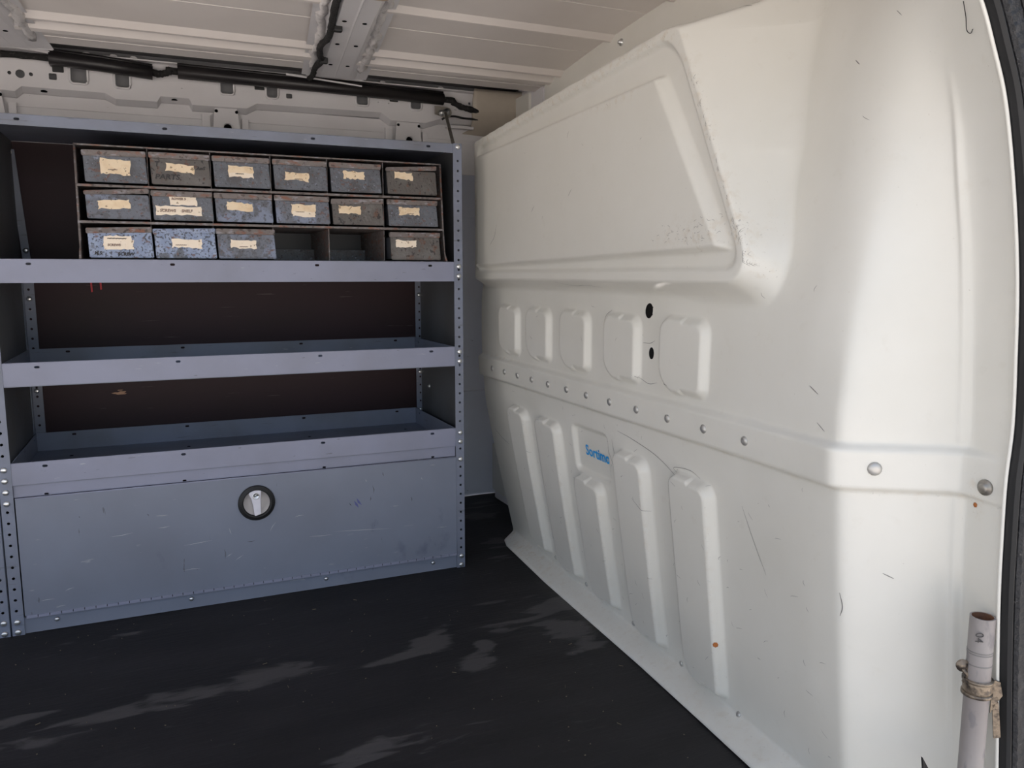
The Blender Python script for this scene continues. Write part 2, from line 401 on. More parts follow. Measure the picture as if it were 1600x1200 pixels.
def rr_sd(y, z, y0, y1, z0, z1, rbl, rtl, rtr, rbr):
    """signed distance inside positive; 'left' in the picture is the far, large-y side"""
    cy, cz = (y0 + y1) / 2, (z0 + z1) / 2
    r = np.where(y > cy, np.where(z < cz, rbl, rtl), np.where(z < cz, rbr, rtr))
    qx = np.abs(y - cy) - (y1 - y0) / 2 + r; qz = np.abs(z - cz) - (z1 - z0) / 2 + r
    d = np.minimum(np.maximum(qx, qz), 0) + np.hypot(np.maximum(qx, 0), np.maximum(qz, 0)) - r
    return -d
RIBS = [(1.846, 1.962, .055, .458), (1.662, 1.785, .050, .456), (1.474, 1.600, .046, .350), (1.282, 1.402, .042, .448), (1.078, 1.200, .038, .448)]
PADS = [(1.878, 2.010, .595, .727), (1.694, 1.830, .595, .728), (1.503, 1.642, .592, .730), (1.304, 1.440, .592, .730), (1.095, 1.236, .592, .733)]
HOLES = [(1.284, .739, .0125, .0145), (1.271, .659, .0085, .0115)]
TY = [.95, 1.03, 1.083, 1.15, 1.20, 2.15]; TZ = [1.275, 1.240, 1.220, 1.215, 1.220, 1.165]
def bulk_x(y, z):
    y = np.asarray(y, float); z = np.asarray(z, float)
    x = base_x(y, z)
    # seat box pushed into the load space
    yR = np.interp(z, [.70, .83, 1.205, 1.4], [.905, .962, 1.150, 1.245])
    aR = np.interp(z, [.80, .86, 1.0, 1.2], [4.0, 3.0, 1.75, 1.2])
    dR = yR - y; dB = .796 - z; zT = np.interp(y, TY, TZ)
    dT = (z - zT) * 4.0; dL = (y - 2.105) * 1.6
    r_ = .065; p_ = np.maximum(dR + r_, 0); q_ = np.maximum(dB + r_, 0)
    dc = np.where((p_ > 0) & (q_ > 0), np.hypot(p_, q_) - r_, np.maximum(dR, dB))
    sl_ = np.where(p_ + q_ > 0, (aR * p_ ** 2 + 2.2 * q_ ** 2) / (p_ ** 2 + q_ ** 2 + 1e-9), 1.0)
    d = smax(smax(dc * sl_, dT, .03), dL, .02)
    bx = .800 + np.maximum(smax(d, np.zeros_like(d) - .0, .016) - .004, 0)
    x = smin(x, bx, np.interp(y, [1.08, 1.2], [.05, .02]))
    ins = np.minimum(np.minimum(-dR, z - .796), np.minimum(zT - z, 2.105 - y))     # distance inside the face
    # round the face corners
    ins2 = -smax(smax(dR, .796 - z, .05), smax(z - zT, y - 2.105, .04), .05)
    x = x + .0095 * sstep(.015, .026, ins2)
    # raised inner trapezoid
    t = np.clip((z - .845) / (1.147 - .845), 0, 1); yr = 1.003 + t * (1.194 - 1.003)
    zt = np.interp(y, [1.15, 2.1], [1.148, 1.128]); zb = np.interp(y, [1.0, 2.1], [.846, .826])
    x = x - .016 * sstep(-.003, .026, (y - yr)) * sstep(-.002, .007, zt - z) * sstep(-.004, .008, z - zb) * sstep(0, .012, 2.085 - y)
    # belt band
    k = np.interp(y, [.655, .70, .76, .86], [.004, .012, .018, .013])
    x = x - k * sstep(.5115, .5195, z) * (1 - sstep(.570, .581, z))
    x = x - .004 * np.exp(-((z - .60) / .03) ** 2) * 0
    # narrow bead beside the door pillar
    x = x - .0045 * np.exp(-((y - .7125) / .0045) ** 2) * (1 - sstep(.92, 1.08, z)) * sstep(.0, .25, z) * (1 - .6 * sstep(.50, .52, z) * (1 - sstep(.575, .595, z)))
    for (a, b, c, e) in RIBS:
        s = rr_sd(y, z, a, b, c, e, .045, .026, .030, .018)
        x = x - .020 * sstep(-.002, 1, np.where(y > (a + b) / 2, (s + .002) / .009, (s + .002) / .0165) * 1.002 - .002)
    for (a, b, c, e) in PADS:
        s = rr_sd(y, z, a, b, c, e, .055, .03, .03, .022)
        x = x - .0125 * sstep(-.002, 1, np.where(y > (a + b) / 2, (s + .002) / .010, (s + .002) / .017) * 1.002 - .002)
    s = rr_sd(y, z, 1.443, 1.612, .352, .470, .02, .02, .02, .02)
    s3 = rr_sd(y, z, *RIBS[2], .045, .026, .030, .018)
    x = x + .010 * sstep(0, .012, s) * (1 - sstep(-.012, .0, s3))
    # foot flange lying on the floor
    edge = np.interp(y, [.65, .937, 1.098, 1.316, 1.8, 2.10, 2.145, 2.165], [.985, .839, .848, .859, .874, .893, .905, .925])
    edge = np.where(y < .80, np.interp(y, [.65, .80], [.96, .832]), edge)
    foot = base_x(y, np.full_like(z, .03)) - .004
    w = 1 - sstep(.006, .034, z)
    x = np.where(z < .034, x * (1 - w) + (edge + (foot - edge) * np.clip((z - .004) / .030, 0, 1) ** 2.0) * w, x)
    return x
def bulk_p(y, z, off=0.0):
    y = float(y); z = float(z)
    x = float(bulk_x(np.array([y]), np.array([z]))[0])
    if off:
        e = .002
        dy = (float(bulk_x(np.array([y + e]), np.array([z]))[0]) - float(bulk_x(np.array([y - e]), np.array([z]))[0])) / (2 * e)
        dz = (float(bulk_x(np.array([y]), np.array([z + e]))[0]) - float(bulk_x(np.array([y]), np.array([z - e]))[0])) / (2 * e)
        n = Vector((-1, dy, dz)).normalized(); return Vector((x, y, z)) + n * off, n
    return Vector((x, y, z))

def build_bulkhead():
    ys = np.concatenate([np.array([.638, .644]), np.arange(.65, .86, .0022), np.arange(.86, 1.22, .003), np.arange(1.22, 2.16, .0034), np.array([2.16])])
    zs = np.concatenate([np.linspace(.003, .04, 16)[:-1], np.arange(.04, 1.2, .0031), np.arange(1.2, 1.4, .005), np.array([1.402])])
    Y, Z = np.meshgrid(ys, zs, indexing='ij'); Y = Y.copy(); Z = Z.copy()
    inside = np.zeros(Y.shape, bool)
    for (hy, hz, ry, rz) in HOLES:
        e = np.sqrt(((Y - hy) / ry) ** 2 + ((Z - hz) / rz) ** 2)
        near = np.abs(e - 1) < .0019 / min(ry, rz)
        Y = np.where(near, hy + (Y - hy) / e, Y); Z = np.where(near, hz + (Z - hz) / e, Z)
        inside |= e < 1 - .0019 / min(ry, rz)
    X = bulk_x(Y, Z)
    ny, nz = Y.shape
    idx = np.arange(ny * nz).reshape(ny, nz)
    q = np.stack([idx[:-1, :-1], idx[:-1, 1:], idx[1:, 1:], idx[1:, :-1]], -1).reshape(-1, 4)
    # delete faces with any strictly inside vertex, or fully on the ring
    ins = inside.reshape(-1)
    cy = Y.reshape(-1)[q].mean(1); cz = Z.reshape(-1)[q].mean(1)
    kill = ins[q].any(1)
    for (hy, hz, ry, rz) in HOLES: kill |= ((cy - hy) / ry) ** 2 + ((cz - hz) / rz) ** 2 < .93
    q = q[~kill]
    me = bpy.data.meshes.new('wall_right')
    V = np.stack([X, Y, Z], -1).reshape(-1, 3)
    me.vertices.add(len(V)); me.vertices.foreach_set('co', V.ravel())
    me.loops.add(len(q) * 4); me.loops.foreach_set('vertex_index', q.ravel().astype(np.int32))
    me.polygons.add(len(q)); me.polygons.foreach_set('loop_start', np.arange(0, len(q) * 4, 4, dtype=np.int32))
    me.update(calc_edges=True)
    me.polygons.foreach_set('use_smooth', [True] * len(q))
    # wear: rim of the box, foot flange, belt band
    yR = np.interp(Z, [.70, .83, 1.205, 1.4], [.905, .962, 1.150, 1.245])
    dR = yR - Y; zT = np.interp(Y, TY, TZ)
    rim = np.exp(-((dR + .004) / .010) ** 2) * (Z > .80) * (Z < 1.2) * np.interp(Z, [.8, .9, 1.2], [1, .8, .5])
    rim += .8 * np.exp(-((Z - zT + .012) / .010) ** 2) * (Y > 1.16)
    w = rim
    w += .9 * np.exp(-((Z - .580) / .006) ** 2) * sstep(1.7, 2.1, Y) + .35 * np.exp(-((Z - .512) / .004) ** 2)
    w += .55 * np.exp(-((Z - .02) / .014) ** 2) * sstep(1.6, 2.1, Y) + .25 * np.exp(-((Z - .02) / .02) ** 2)
    for (a, b, c, e) in RIBS:
        s = rr_sd(Y, Z, a, b, c, e, .045, .026, .030, .018)
        w += .35 * np.exp(-((s - .014) / .006) ** 2) * (Y < (a + b) / 2)
    w += .8 * np.exp(-((Y - 1.07) / .09) ** 2 - ((Z - .875) / .022) ** 2)
    w += .6 * np.exp(-((Y - 1.35) / .10) ** 2 - ((Z - 1.13) / .008) ** 2)
    w += .8 * np.exp(-((Y - .685) / .008) ** 2 - ((Z - .52) / .03) ** 2)
    a = me.attributes.new('wear', 'FLOAT', 'POINT'); a.data.foreach_set('value', np.clip(w, 0, 1).ravel().astype(np.float32))
    return struct(link('wall_right', me, 'bulk'), 'cream white pressed bulkhead with raised ribs and oval pads beside the shelving')
bulk = build_bulkhead()

# ------------------------------------------------------------------ floor, walls, roof
def build_floor():
    xs = np.arange(-1.95, 1.16, .012); ys = np.arange(.60, 2.67, .012)
    X, Y = np.meshgrid(xs, ys, indexing='ij')
    w = np.zeros_like(X)
    for (cx, cy, a, b, rot, st) in [(.14, 1.585, .09, .040, .05, 1.0), (.03, 1.575, .16, .022, .0, .75), (-.12, 1.555, .14, .024, -.05, .85),
        (-.26, 1.50, .12, .02, .0, .5), (.50, 1.605, .055, .035, .4, 1.0), (.43, 1.56, .10, .018, .1, .8), (.56, 1.475, .05, .035, .5, .95), (.60, 1.535, .02, .03, 0, .95),
        (.66, 1.60, .03, .018, 0, .8), (.74, 1.62, .12, .014, .03, .8), (.84, 1.66, .07, .045, .3, .85), (.80, 1.54, .08, .05, -.9, .9), (.81, 1.45, .045, .035, -.6, .9),
        (.76, 1.74, .12, .010, 0, .6), (.26, 1.24, .16, .03, .15, .8), (.38, 1.27, .07, .04, .2, .5), (-.15, 1.90, .14, .012, .05, .6), (-.2, 1.2, .12, .02, 0, .4),
        (.93, 2.42, .06, .06, 0, .8), (.90, 2.15, .06, .05, .3, .75), (.84, 2.02, .04, .03, 0, .5), (-.35, 1.60, .10, .02, 0, .7), (1.0, 2.55, .08, .04, 0, .7)]:
        u = (X - cx) * math.cos(rot) + (Y - cy) * math.sin(rot); v = -(X - cx) * math.sin(rot) + (Y - cy) * math.cos(rot)
        w = np.maximum(w, st * np.exp(-0.8 * ((u / a) ** 2 + (v / b) ** 2)))
    Zz = .0006 * np.sin(X * 31) * np.sin(Y * 17)
    nx, ny = X.shape; idx = np.arange(nx * ny).reshape(nx, ny)
    q = np.stack([idx[:-1, :-1], idx[1:, :-1], idx[1:, 1:], idx[:-1, 1:]], -1).reshape(-1, 4)
    me = bpy.data.meshes.new('floor')
    V = np.stack([X, Y, np.minimum(Zz, 0)], -1).reshape(-1, 3)
    me.vertices.add(len(V)); me.vertices.foreach_set('co', V.ravel())
    me.loops.add(len(q) * 4); me.loops.foreach_set('vertex_index', q.ravel().astype(np.int32))
    me.polygons.add(len(q)); me.polygons.foreach_set('loop_start', np.arange(0, len(q) * 4, 4, dtype=np.int32))
    me.update(calc_edges=True)
    a = me.attributes.new('wear', 'FLOAT', 'POINT'); a.data.foreach_set('value', w.ravel().astype(np.float32))
    return struct(link('floor', me, 'mat'), 'black rubber load floor with pale scuffs')
floor = build_floor()
# small chips and straws lying on the mat: nobody could count them
bm = bmesh.new()
for i in range(150):
    x = random.uniform(-.5, .85); y = random.uniform(1.0, 1.98)
    L_ = random.choice([.0012, .0015, .0018, .002, .0025, .009]); wd = .0005 if L_ > .008 else L_ * .6; a = random.uniform(0, 3.14)
    r = bmesh.ops.create_cube(bm, size=1)
    for v in r['verts']:
        p = Vector((v.co.x * L_, v.co.y * wd, (v.co.z + .5) * .0012)); p.rotate(Matrix.Rotation(a, 3, 'Z')); v.co = p + Vector((x, y, 0))
o = link('floor_debris', bm_mesh('floor_debris', bm), 'chip'); tag(o, 'tiny tan chips and straws scattered over the black mat', 'debris'); o['kind'] = 'stuff'
struct(box('floor_plate', (-1.97, .60, -.06), (1.7, 2.75, -.004), 'van'))
struct(box('cab_end_blocker', (1.66, .60, -.06), (1.70, 2.75, 1.43), 'cabdark'))  # unseen wall, added to stop light behind the bulkhead holes
struct(box('cab_side_blocker', (1.06, .60, -.06), (1.70, .63, 1.43), 'cabdark'))  # unseen side panel, added to keep light out of the cab
struct(box('cab_blocker', (1.22, .80, -.004), (1.26, 2.10, 1.10), 'cabdark', None, bev=.01))  # unseen dark box behind the bulkhead, added to darken its holes
struct(box('ground', (-40, -40, -.66), (40, 40, -.60), 'ground'), 'pale paving outside the van')
RY = [.60, .9, 1.2, 1.53, 1.8, 1.98, 2.156, 2.30]; RZ = [1.385, 1.40, 1.405, 1.40, 1.385, 1.368, 1.355, 1.345]
def roof_z(y): return float(np.interp(y, RY, RZ))
# pressed roof skin: bumps across the van, cross-section in y, swept along x between the bows
prof = [(.60, 0), (.75, 0)]
for y0 in (.98, 1.25, 1.52, 1.79):
    prof += [(y0 - .025, 0), (y0 - .008, -.010), (y0, -.0105), (y0 + .022, .002), (y0 + .105, .002), (y0 + .1065, .006), (y0 + .108, .002)]
prof += [(2.035, 0), (2.052, -.011), (2.062, -.011), (2.085, .004), (2.095, .003), (2.112, -.011), (2.130, -.012), (2.138, -.004), (2.176, -.003), (2.178, .002), (2.180, -.003), (2.232, -.002), (2.236, .030), (2.30, .050), (2.75, .05)]
pts = [(y, roof_z(y) + dz) for y, dz in prof]
def roof_strip(x0, x1):
    xs = np.linspace(x0, x1, 8); v = []; f = []
    for x in xs:
        for (y, z) in pts: v.append((x, y, z))
    n = len(pts)
    for i in range(len(xs) - 1):
        for k in range(n - 1): f.append((i * n + k, i * n + k + 1, (i + 1) * n + k + 1, (i + 1) * n + k))
    return v, f
v, f = roof_strip(-1.95, 1.7)
struct(link('ceiling', pydata('ceiling', v, f), 'roof'), 'pale pressed steel roof skin with stiffening beads')
ceil = bpy.data.objects['ceiling']
struct(box('roof_skin', (-1.97, .60, 1.435), (1.7, 2.78, 1.45), 'van'))
def roof_bow(xc, first):
    """folded channel: two flanges, slopes and a holed bottom"""
    N_ = 26; ys = np.linspace(.62, 2.275, N_); v = []; f = []
    half = .037
    secx = [-.088, -.058, -.044, -half, -.003, 0, .003, half, .044, .058, .088]; secz = [-.004, -.006, -.030, -.044, -.044, -.047, -.044, -.044, -.030, -.006, -.004]
    for y in ys:
        xo = xc + (y - 2.13) * .099; kz = float(np.interp(y, [1.6, 2.275], [1.0, .06]))
        for a, b in zip(secx, secz): v.append((xo + a, y, roof_z(y) + b * kz - .003))
    n = len(secx)
    for i in range(N_ - 1):
        for k in range(n - 1): f.append((i * n + k, i * n + k + 1, (i + 1) * n + k + 1, (i + 1) * n + k))
    b = link('roof_bow', pydata('roof_bow', v, f), 'van', ceil)
    # gusset flare where the bow meets the side rail
    g = []; zz = roof_z(2.275)
    gx = xc + .0145
    gv = [(gx - .075, 2.285, zz - .003), (gx - .050, 2.275, zz + .012), (gx - .040, 2.262, zz + .012), (gx - .036, 2.285, zz - .003),
          (gx + .040, 2.285, zz - .003), (gx + .044, 2.262, zz + .012), (gx + .055, 2.275, zz + .012), (gx + .085, 2.285, zz - .003)]
    o = link('gusset', pydata('gusset', gv, [(0, 3, 2, 1), (4, 7, 6, 5)]), 'van', b)
    m = o.modifiers.new('s', 'SOLIDIFY'); m.thickness = .0025
    for yy in (1.60, 1.80, 1.96, 2.14):
        for s in (-.022, .022):
            xo = xc + (yy - 2.13) * .099 + s; kz = float(np.interp(yy, [1.6, 2.275], [1.0, .06]))
            me = lathe_mesh('punched_hole', [(.0052, 0), (.0052, .0012), (.004, .0014)], 10, (0, 0, -1))
            link('punched_hole', me, 'hole', b, loc=(xo, yy, roof_z(yy) - .0445 * kz - .0027))
    for sgn in (-1, 1):
        P = [(xc + (y - 2.13) * .099 + sgn * (.064 + random.uniform(-.006, .006)), y, roof_z(y) - .006) for y in np.linspace(.8, 2.19, 70)]
        rr = [random.uniform(.008, .013) for _ in P]
        link_ = tube('sealant_bead', P, rr, 'sealant', ceil, n=8, jitter=.25)
    return b
bow1 = roof_bow(.4405, True); bow2 = roof_bow(-.318, False)
# dome lamp housing on the middle bow
o = prism('lamp_housing', rrect(.405, 1.585, .062, .085, .012), 2, roof_z(1.6) - .052, roof_z(1.6) - .043, 'lamp', None, bev=.002)
tag(o, 'beige oval lamp housing on the middle roof bow, cut by the top edge', 'lamp')
o['base'] = (0.0, 0.0, 0.0)
prism('lens', [(.393, 1.605), (.419, 1.605), (.426, 1.575), (.388, 1.575)], 2, roof_z(1.6) - .055, roof_z(1.6) - .051, 'tan', o, bev=.001)
# black loom hanging along the middle bow
P = catmull([(.340, 1.45, roof_z(1.45) - .035)] + [(0.347, 1.673, 1.355), (0.36, 1.801, 1.350), (0.368, 1.861, 1.347), (0.372, 1.915, 1.344), (0.366, 1.982, 1.341), (0.378, 2.054, 1.340), (0.391, 2.109, 1.339), (0.385, 2.165, 1.338), (0.395, 2.263, 1.340), (0.397, 2.33, 1.347)], 6)
o = tube('cable', P, .0075, 'fuzzy', None, n=8, jitter=.15)
tag(o, 'thin black taped cable wandering down beside the middle roof bow', 'cable')
for p in ((.374, 1.842, 1.347), (.388, 2.09, 1.339)):
    box('cable_clip', (p[0] - .004, p[1] - .008, p[2] - .009), (p[0] + .015, p[1] + .008, p[2] + .006), 'black', o, bev=.003)

# unseen rear header and door-side panel, both opened up to let in fill light
struct(box('wall_left', (-1.97, .60, 1.30), (-1.93, 2.75, 1.43), 'van'), 'header over the open rear doors')
struct(box('wall_front', (-1.95, .56, -.05), (-1.35, .62, 1.43), 'van'))
struct(box('trim_1', (-1.35, .56, 1.372), (1.7, .62, 1.43), 'van'))
# far body side: leaning lower sheet, mid crease, belt shelf
WB = [(2.665, -.002), (2.66, .10), (2.64, .28), (2.622, .395), (2.600, .402), (2.60, .70), (2.575, 1.0), (2.50, 1.19), (2.478, 1.235)]
v = []; f = []
xs = np.linspace(-1.95, 1.16, 12)
for x in xs:
    for p in WB: v.append((x, p[0], p[1]))
n = len(WB)
for i in range(len(xs) - 1):
    for k in range(n - 1): f.append((i * n + k, (i + 1) * n + k, (i + 1) * n + k + 1, i * n + k + 1))
wb = struct(link('wall_back', pydata('wall_back', v, f), 'sidewall'), 'pale painted far body side behind the shelving')
# closing pillar between bulkhead and body side
prism('body_pillar', [(1.085, 2.66), (1.06, 2.60), (1.065, 2.40), (1.045, 2.30), (1.04, 2.17), (1.10, 2.17), (1.16, 2.30), (1.16, 2.70)], 2, 0, 1.40, 'van', wb, bev=.004)
prism('seam_flange', [(1.055, 2.50), (1.062, 2.494), (1.068, 2.50), (1.068, 2.62), (1.058, 2.62)], 2, .03, .20, 'bulk', wb, bev=.002)

# side rail: holed outer web, stepped lower edge, inner closing sheet
web_out = [(-1.0, 1.364), (-1.0, 1.265), (-.352, 1.265), (-.321, 1.264), (-.306, 1.277), (-.119, 1.277), (-.094, 1.264), (.006, 1.265), (.015, 1.280),
           (.086, 1.280), (.093, 1.264), (.235, 1.266), (.262, 1.281), (.615, 1.285), (.645, 1.265), (.755, 1.265), (.803, 1.281), (.93, 1.285), (1.15, 1.285), (1.15, 1.364)]
win = [(-.176, 1.322, .038, .052), (-.075, 1.315, .034, .042), (.184, 1.322, .034, .044), (.304, 1.325, .03, .05), (.560, 1.322, .034, .042), (.687 + .036, 1.322, .032, .040)]
holes = [rrect(a, b, w, h, .008, 2) for a, b, w, h in win]
holes += [circ(-.330, 1.3075, .0045), circ(-.3065, 1.307, .0105, 14), circ(-.283, 1.308, .0048), rrect(-.235, 1.307, .018, .016, .002, 1),
          rrect(.351, 1.309, .017, .013, .002, 1), rrect(.270, 1.342, .026, .020, .006, 2), rrect(.655, 1.335, .024, .022, .006, 2), circ(.608, 1.314, .002, 6), circ(.640, 1.313, .002, 6),
          circ(.896, 1.333, .004), rrect(-.225, 1.336, .03, .012, .004, 2)]
rail = sheet('side_rail', web_out, holes, .002, (0, 2.40, 0), mat='van', parent=wb, **XZ)
# pressed lips round the larger windows
for (a, b, w, h) in win:
    P = [(x, 2.397, z) for x, z in rrect(a, b, w + .004, h + .004, .009, 3)]
    P.append(P[0]); tube('pressed_rim', P, .0032, 'van', rail, n=6, cap=False)
# sloping step below the web
low = [(x, z - .012) for x, z in web_out[1:-1]]
v = []; f = []
for (x, z), (x2, z2) in zip(web_out[1:-1], low): v += [(x, 2.40, z), (x, 2.418, z2), (x, 2.46, z2 - .004)]
for i in range(len(low) - 1):
    a = 3 * i; f += [(a, a + 3, a + 4, a + 1), (a + 1, a + 4, a + 5, a + 2)]
link('rail_step', pydata('rail_step', v, f), 'van', rail)
for x in (-.258, .049): 
    me = lathe_mesh('drain_slot', [(.008, 0), (.008, .0006)], 10, (0, -.55, -.84)); 
    for q in me.vertices: q.co.x *= 1.0; q.co.z *= .5
    link('drain_slot', me, 'hole', rail, loc=(x, 2.408, 1.2705 if x < 0 else 1.2745))
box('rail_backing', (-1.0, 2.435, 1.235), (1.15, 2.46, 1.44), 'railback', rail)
box('gap_shade_strip', (-1.9, 2.245, 1.388), (1.15, 2.46, 1.392), 'gapshade', ceil)  # dark strip painting the shade of the gap under the roof edge
for x in (.270, .655, -.222): box('slot_plate', (x - .013, 2.394, 1.318), (x + .013, 2.400, 1.345), 'black', rail, bev=.0028)  # black plates that darken the slots in the rail
# sheet below the rail with bead line and two pressed brackets
box('lower_sheet', (-1.0, 2.425, 1.12), (1.10, 2.43, 1.27), 'van', wb)
box('bead_line', (-.322, 2.421, 1.232), (.135, 2.4245, 1.2345), 'van', wb); box('bead_line', (.225, 2.421, 1.232), (.655, 2.4245, 1.2345), 'van', wb)
box('bead_line', (.76, 2.421, 1.224), (1.08, 2.4245, 1.2265), 'van', wb)
for (a, b) in ((.150, .209), (.665, .735), (-.42, -.352)):
    m_ = (a + b) / 2
    s_ = sheet('pressed_bracket', [(a - .012, 1.15), (a, 1.262), (b, 1.262), (b + .012, 1.15)], [circ(m_ + .003, 1.211, .0105, 14)], .004, (0, 2.405, 0), mat='van', parent=wb, **XZ)
    box('hole_shade', (m_ - .012, 2.4095, 1.199), (m_ + .018, 2.411, 1.223), 'hole', s_)  # near-black plate behind the hole, painted for the shade inside it
    link('hole_rim', lathe_mesh('hole_rim', [(.0105, -.001), (.0115, .003), (.0135, .004), (.0145, .001)], 18, cap=False), 'van', s_, loc=(m_ + .003, 2.403, 1.211))
    for q in (a + .004, b - .002):
        link('slot_end', lathe_mesh('slot_end', [(.0045, 0), (.004, .001)], 8), 'hole', s_, loc=(q, 2.402, 1.254))
    box('side_flange', (a - .034, 2.412, 1.15), (a - .012, 2.418, 1.245), 'van', s_, bev=.002); box('side_flange', (b + .012, 2.412, 1.15), (b + .030, 2.418, 1.240), 'van', s_, bev=.002)
# rail top lip with weld tabs
box('rail_lip', (-1.0, 2.375, 1.362), (1.15, 2.40, 1.365), 'van', rail)
sheet('joint_plate', [(-.36, 1.362), (-.234, 1.352), (-.234, 1.358), (-.36, 1.366)], [], .002, (0, 2.355, 0), mat='van', parent=rail, **XZ)
sheet('joint_plate', [(.335, 1.351), (.545, 1.338), (.545, 1.342), (.335, 1.356)], [], .002, (0, 2.335, 0), mat='van', parent=rail, **XZ)
for x in (-.155, -.092, -.045, .62, .80):
    sheet('weld_tab', rrect(x, 1.367, .018, .012, .005, 2), [], .003, (0, 2.39, 0), mat='van', parent=rail, **XZ)
# tan trim sheet at the front corner
v = []; f = []
zz = np.linspace(0, 1, 14); xx = np.linspace(0, 1, 14)
for j, t in enumerate(zz):
    z = 1.372 - t * (1.372 - 1.238); yb = 2.372 + .055 * (t ** 2) * 1.2 - .012 * math.sin(t * math.pi)
    x0 = .902 - .012 * math.sin(t * 5.5) * .6 - (.045 * max(0, t - .86) / .14) ** 1.0 + (-.005 if t > .5 else 0)
    for s in xx: v.append((x0 + s * (1.09 - x0), yb - .01 * s, z))
n = 14
for j in range(13):
    for i in range(13): f.append((j * n + i, j * n + i + 1, (j + 1) * n + i + 1, (j + 1) * n + i))
o = link('trim_cover', pydata('trim_cover', v, f), 'tan', None, smooth=True)
m = o.modifiers.new('s', 'SOLIDIFY'); m.thickness = .003
tag(o, 'tan curved trim sheet in the corner above the bulkhead', 'trim panel')
struct(box('trim_2', (1.035, 2.26, 1.24), (1.055, 2.36, 1.352), 'bulk', None, bev=.004), 'short cream post at the bulkhead top corner')

# conduit sleeves along the rail
LOOM = thing('wiring_loom', 'fuzzy black wiring loom with two smooth black sleeves along the roof rail', 'cable', (.1, 2.375, 1.34))
def sleeve(x0, x1, z0, z1, label):
    y = 2.368
    P = [(x0, y, z0 - .003), (x0 + (x1 - x0) * .5, y - .002, (z0 + z1) / 2 - .002), (x1, y, z1 - .003)]
    o = tube('cable_sleeve', P, .0175, 'sleeve', LOOM, n=14)
    tube('sleeve_lip', [(p[0], p[1] - .001, p[2] + .0180) for p in P], .0048, 'sleeve', o, n=8)
    return o
sleeve(-.237, -.001, 1.349, 1.334, 'shorter black cable sleeve on the roof rail at left')
sleeve(.060, .800, 1.343, 1.335, 'long black cable sleeve running from the roof rail middle to its right end')
P = catmull([(-.60, 2.378, 1.350), (-.45, 2.378, 1.349), (-.35, 2.378, 1.347), (-.237, 2.375, 1.346), (-.12, 2.375, 1.342), (-.001, 2.375, 1.334), (.012, 2.375, 1.331), (.03, 2.373, 1.335), (.045, 2.374, 1.342), (.06, 2.375, 1.342), (.4, 2.377, 1.339),
             (.80, 2.375, 1.333), (.83, 2.372, 1.327), (.855, 2.37, 1.316), (.885, 2.37, 1.310), (.93, 2.385, 1.309)], 6)
tube('taped_cable', P, [.0085 + random.uniform(-.001, .001) for _ in P], 'fuzzy', LOOM, n=10, jitter=.10)
P = catmull([(.800, 2.382, 1.275), (.812, 2.378, 1.283), (.84, 2.378, 1.287), (.87, 2.38, 1.284), (.93, 2.39, 1.285)], 6)
tag(tube('thin_wire', P, .0032, 'black', None, n=7), 'thin black wires looping out below the tan corner cover', 'wire')
struct(box('trim_3', (.815, 2.384, 1.253), (.905, 2.40, 1.262), 'van', None, bev=.002))

# stay rod from the rail to the shelving top
st = thing('stay_rod', 'zinc stay rod bolted between the roof rail and the shelving top', 'bracket', (.808, 2.33, 1.25))
o = sheet('bracket_plate', [(.775, 1.312), (.812, 1.312)] + [(.812 + .017 * math.sin(a), 1.295 + .017 * math.cos(a)) for a in np.linspace(.2, 2.9, 7)] + [(.800, 1.282), (.775, 1.288)], [], .003, (0, 2.375, 0), mat='dullsteel', parent=st, **XZ)
link('bolt', lathe_mesh('bolt', [(.0105, 0), (.0105, .003), (.007, .0032), (.0065, .008), (.004, .010)], 12), 'zinc', st, loc=(.812, 2.372, 1.297))
link('nut', lathe_mesh('nut', [(.0085, 0), (.0085, .006), (.0055, .009)], 6, (-1, -.3, 0)), 'zinc', st, loc=(.789, 2.345, 1.287))
tube('eye', [(.782, 2.345, 1.287), (.805, 2.345, 1.288)], .0075, 'zinc', st, n=10)
prism('rod', [(.792, 1.291), (.801, 1.289), (.787, 1.142), (.777, 1.142)], 1, 2.200, 2.205, 'dullsteel', st, bev=.001)
bpy.data.objects['rod'].data.transform(Matrix.Shear('XZ', 4, (0, 0)) if False else Matrix.Identity(4))
for q in bpy.data.objects['rod'].data.vertices: q.co.y += (q.co.z - 1.142) * .93

# plywood lining behind the shelving
o = box('plywood_lining', (-1.5, 2.392, .02), (.735, 2.404, 1.140), 'ply', None)
tag(o, 'dark brown film-faced plywood lining behind the grey shelving', 'panel')
for (x, z, w, h) in [(-.134, .487, .035, .004), (-.125, .4895, .020, .003), (-.128, .484, .028, .003), (-.13, .4945, .014, .002)]:
    prism('wood_scar', [(x - w / 2, z), (x - w / 4, z + h / 2), (x + w / 2, z + h / 3), (x + w * .35, z - h / 2), (x - w * .3, z - h / 2)], 1, 2.3912, 2.3919, 'bare', o)

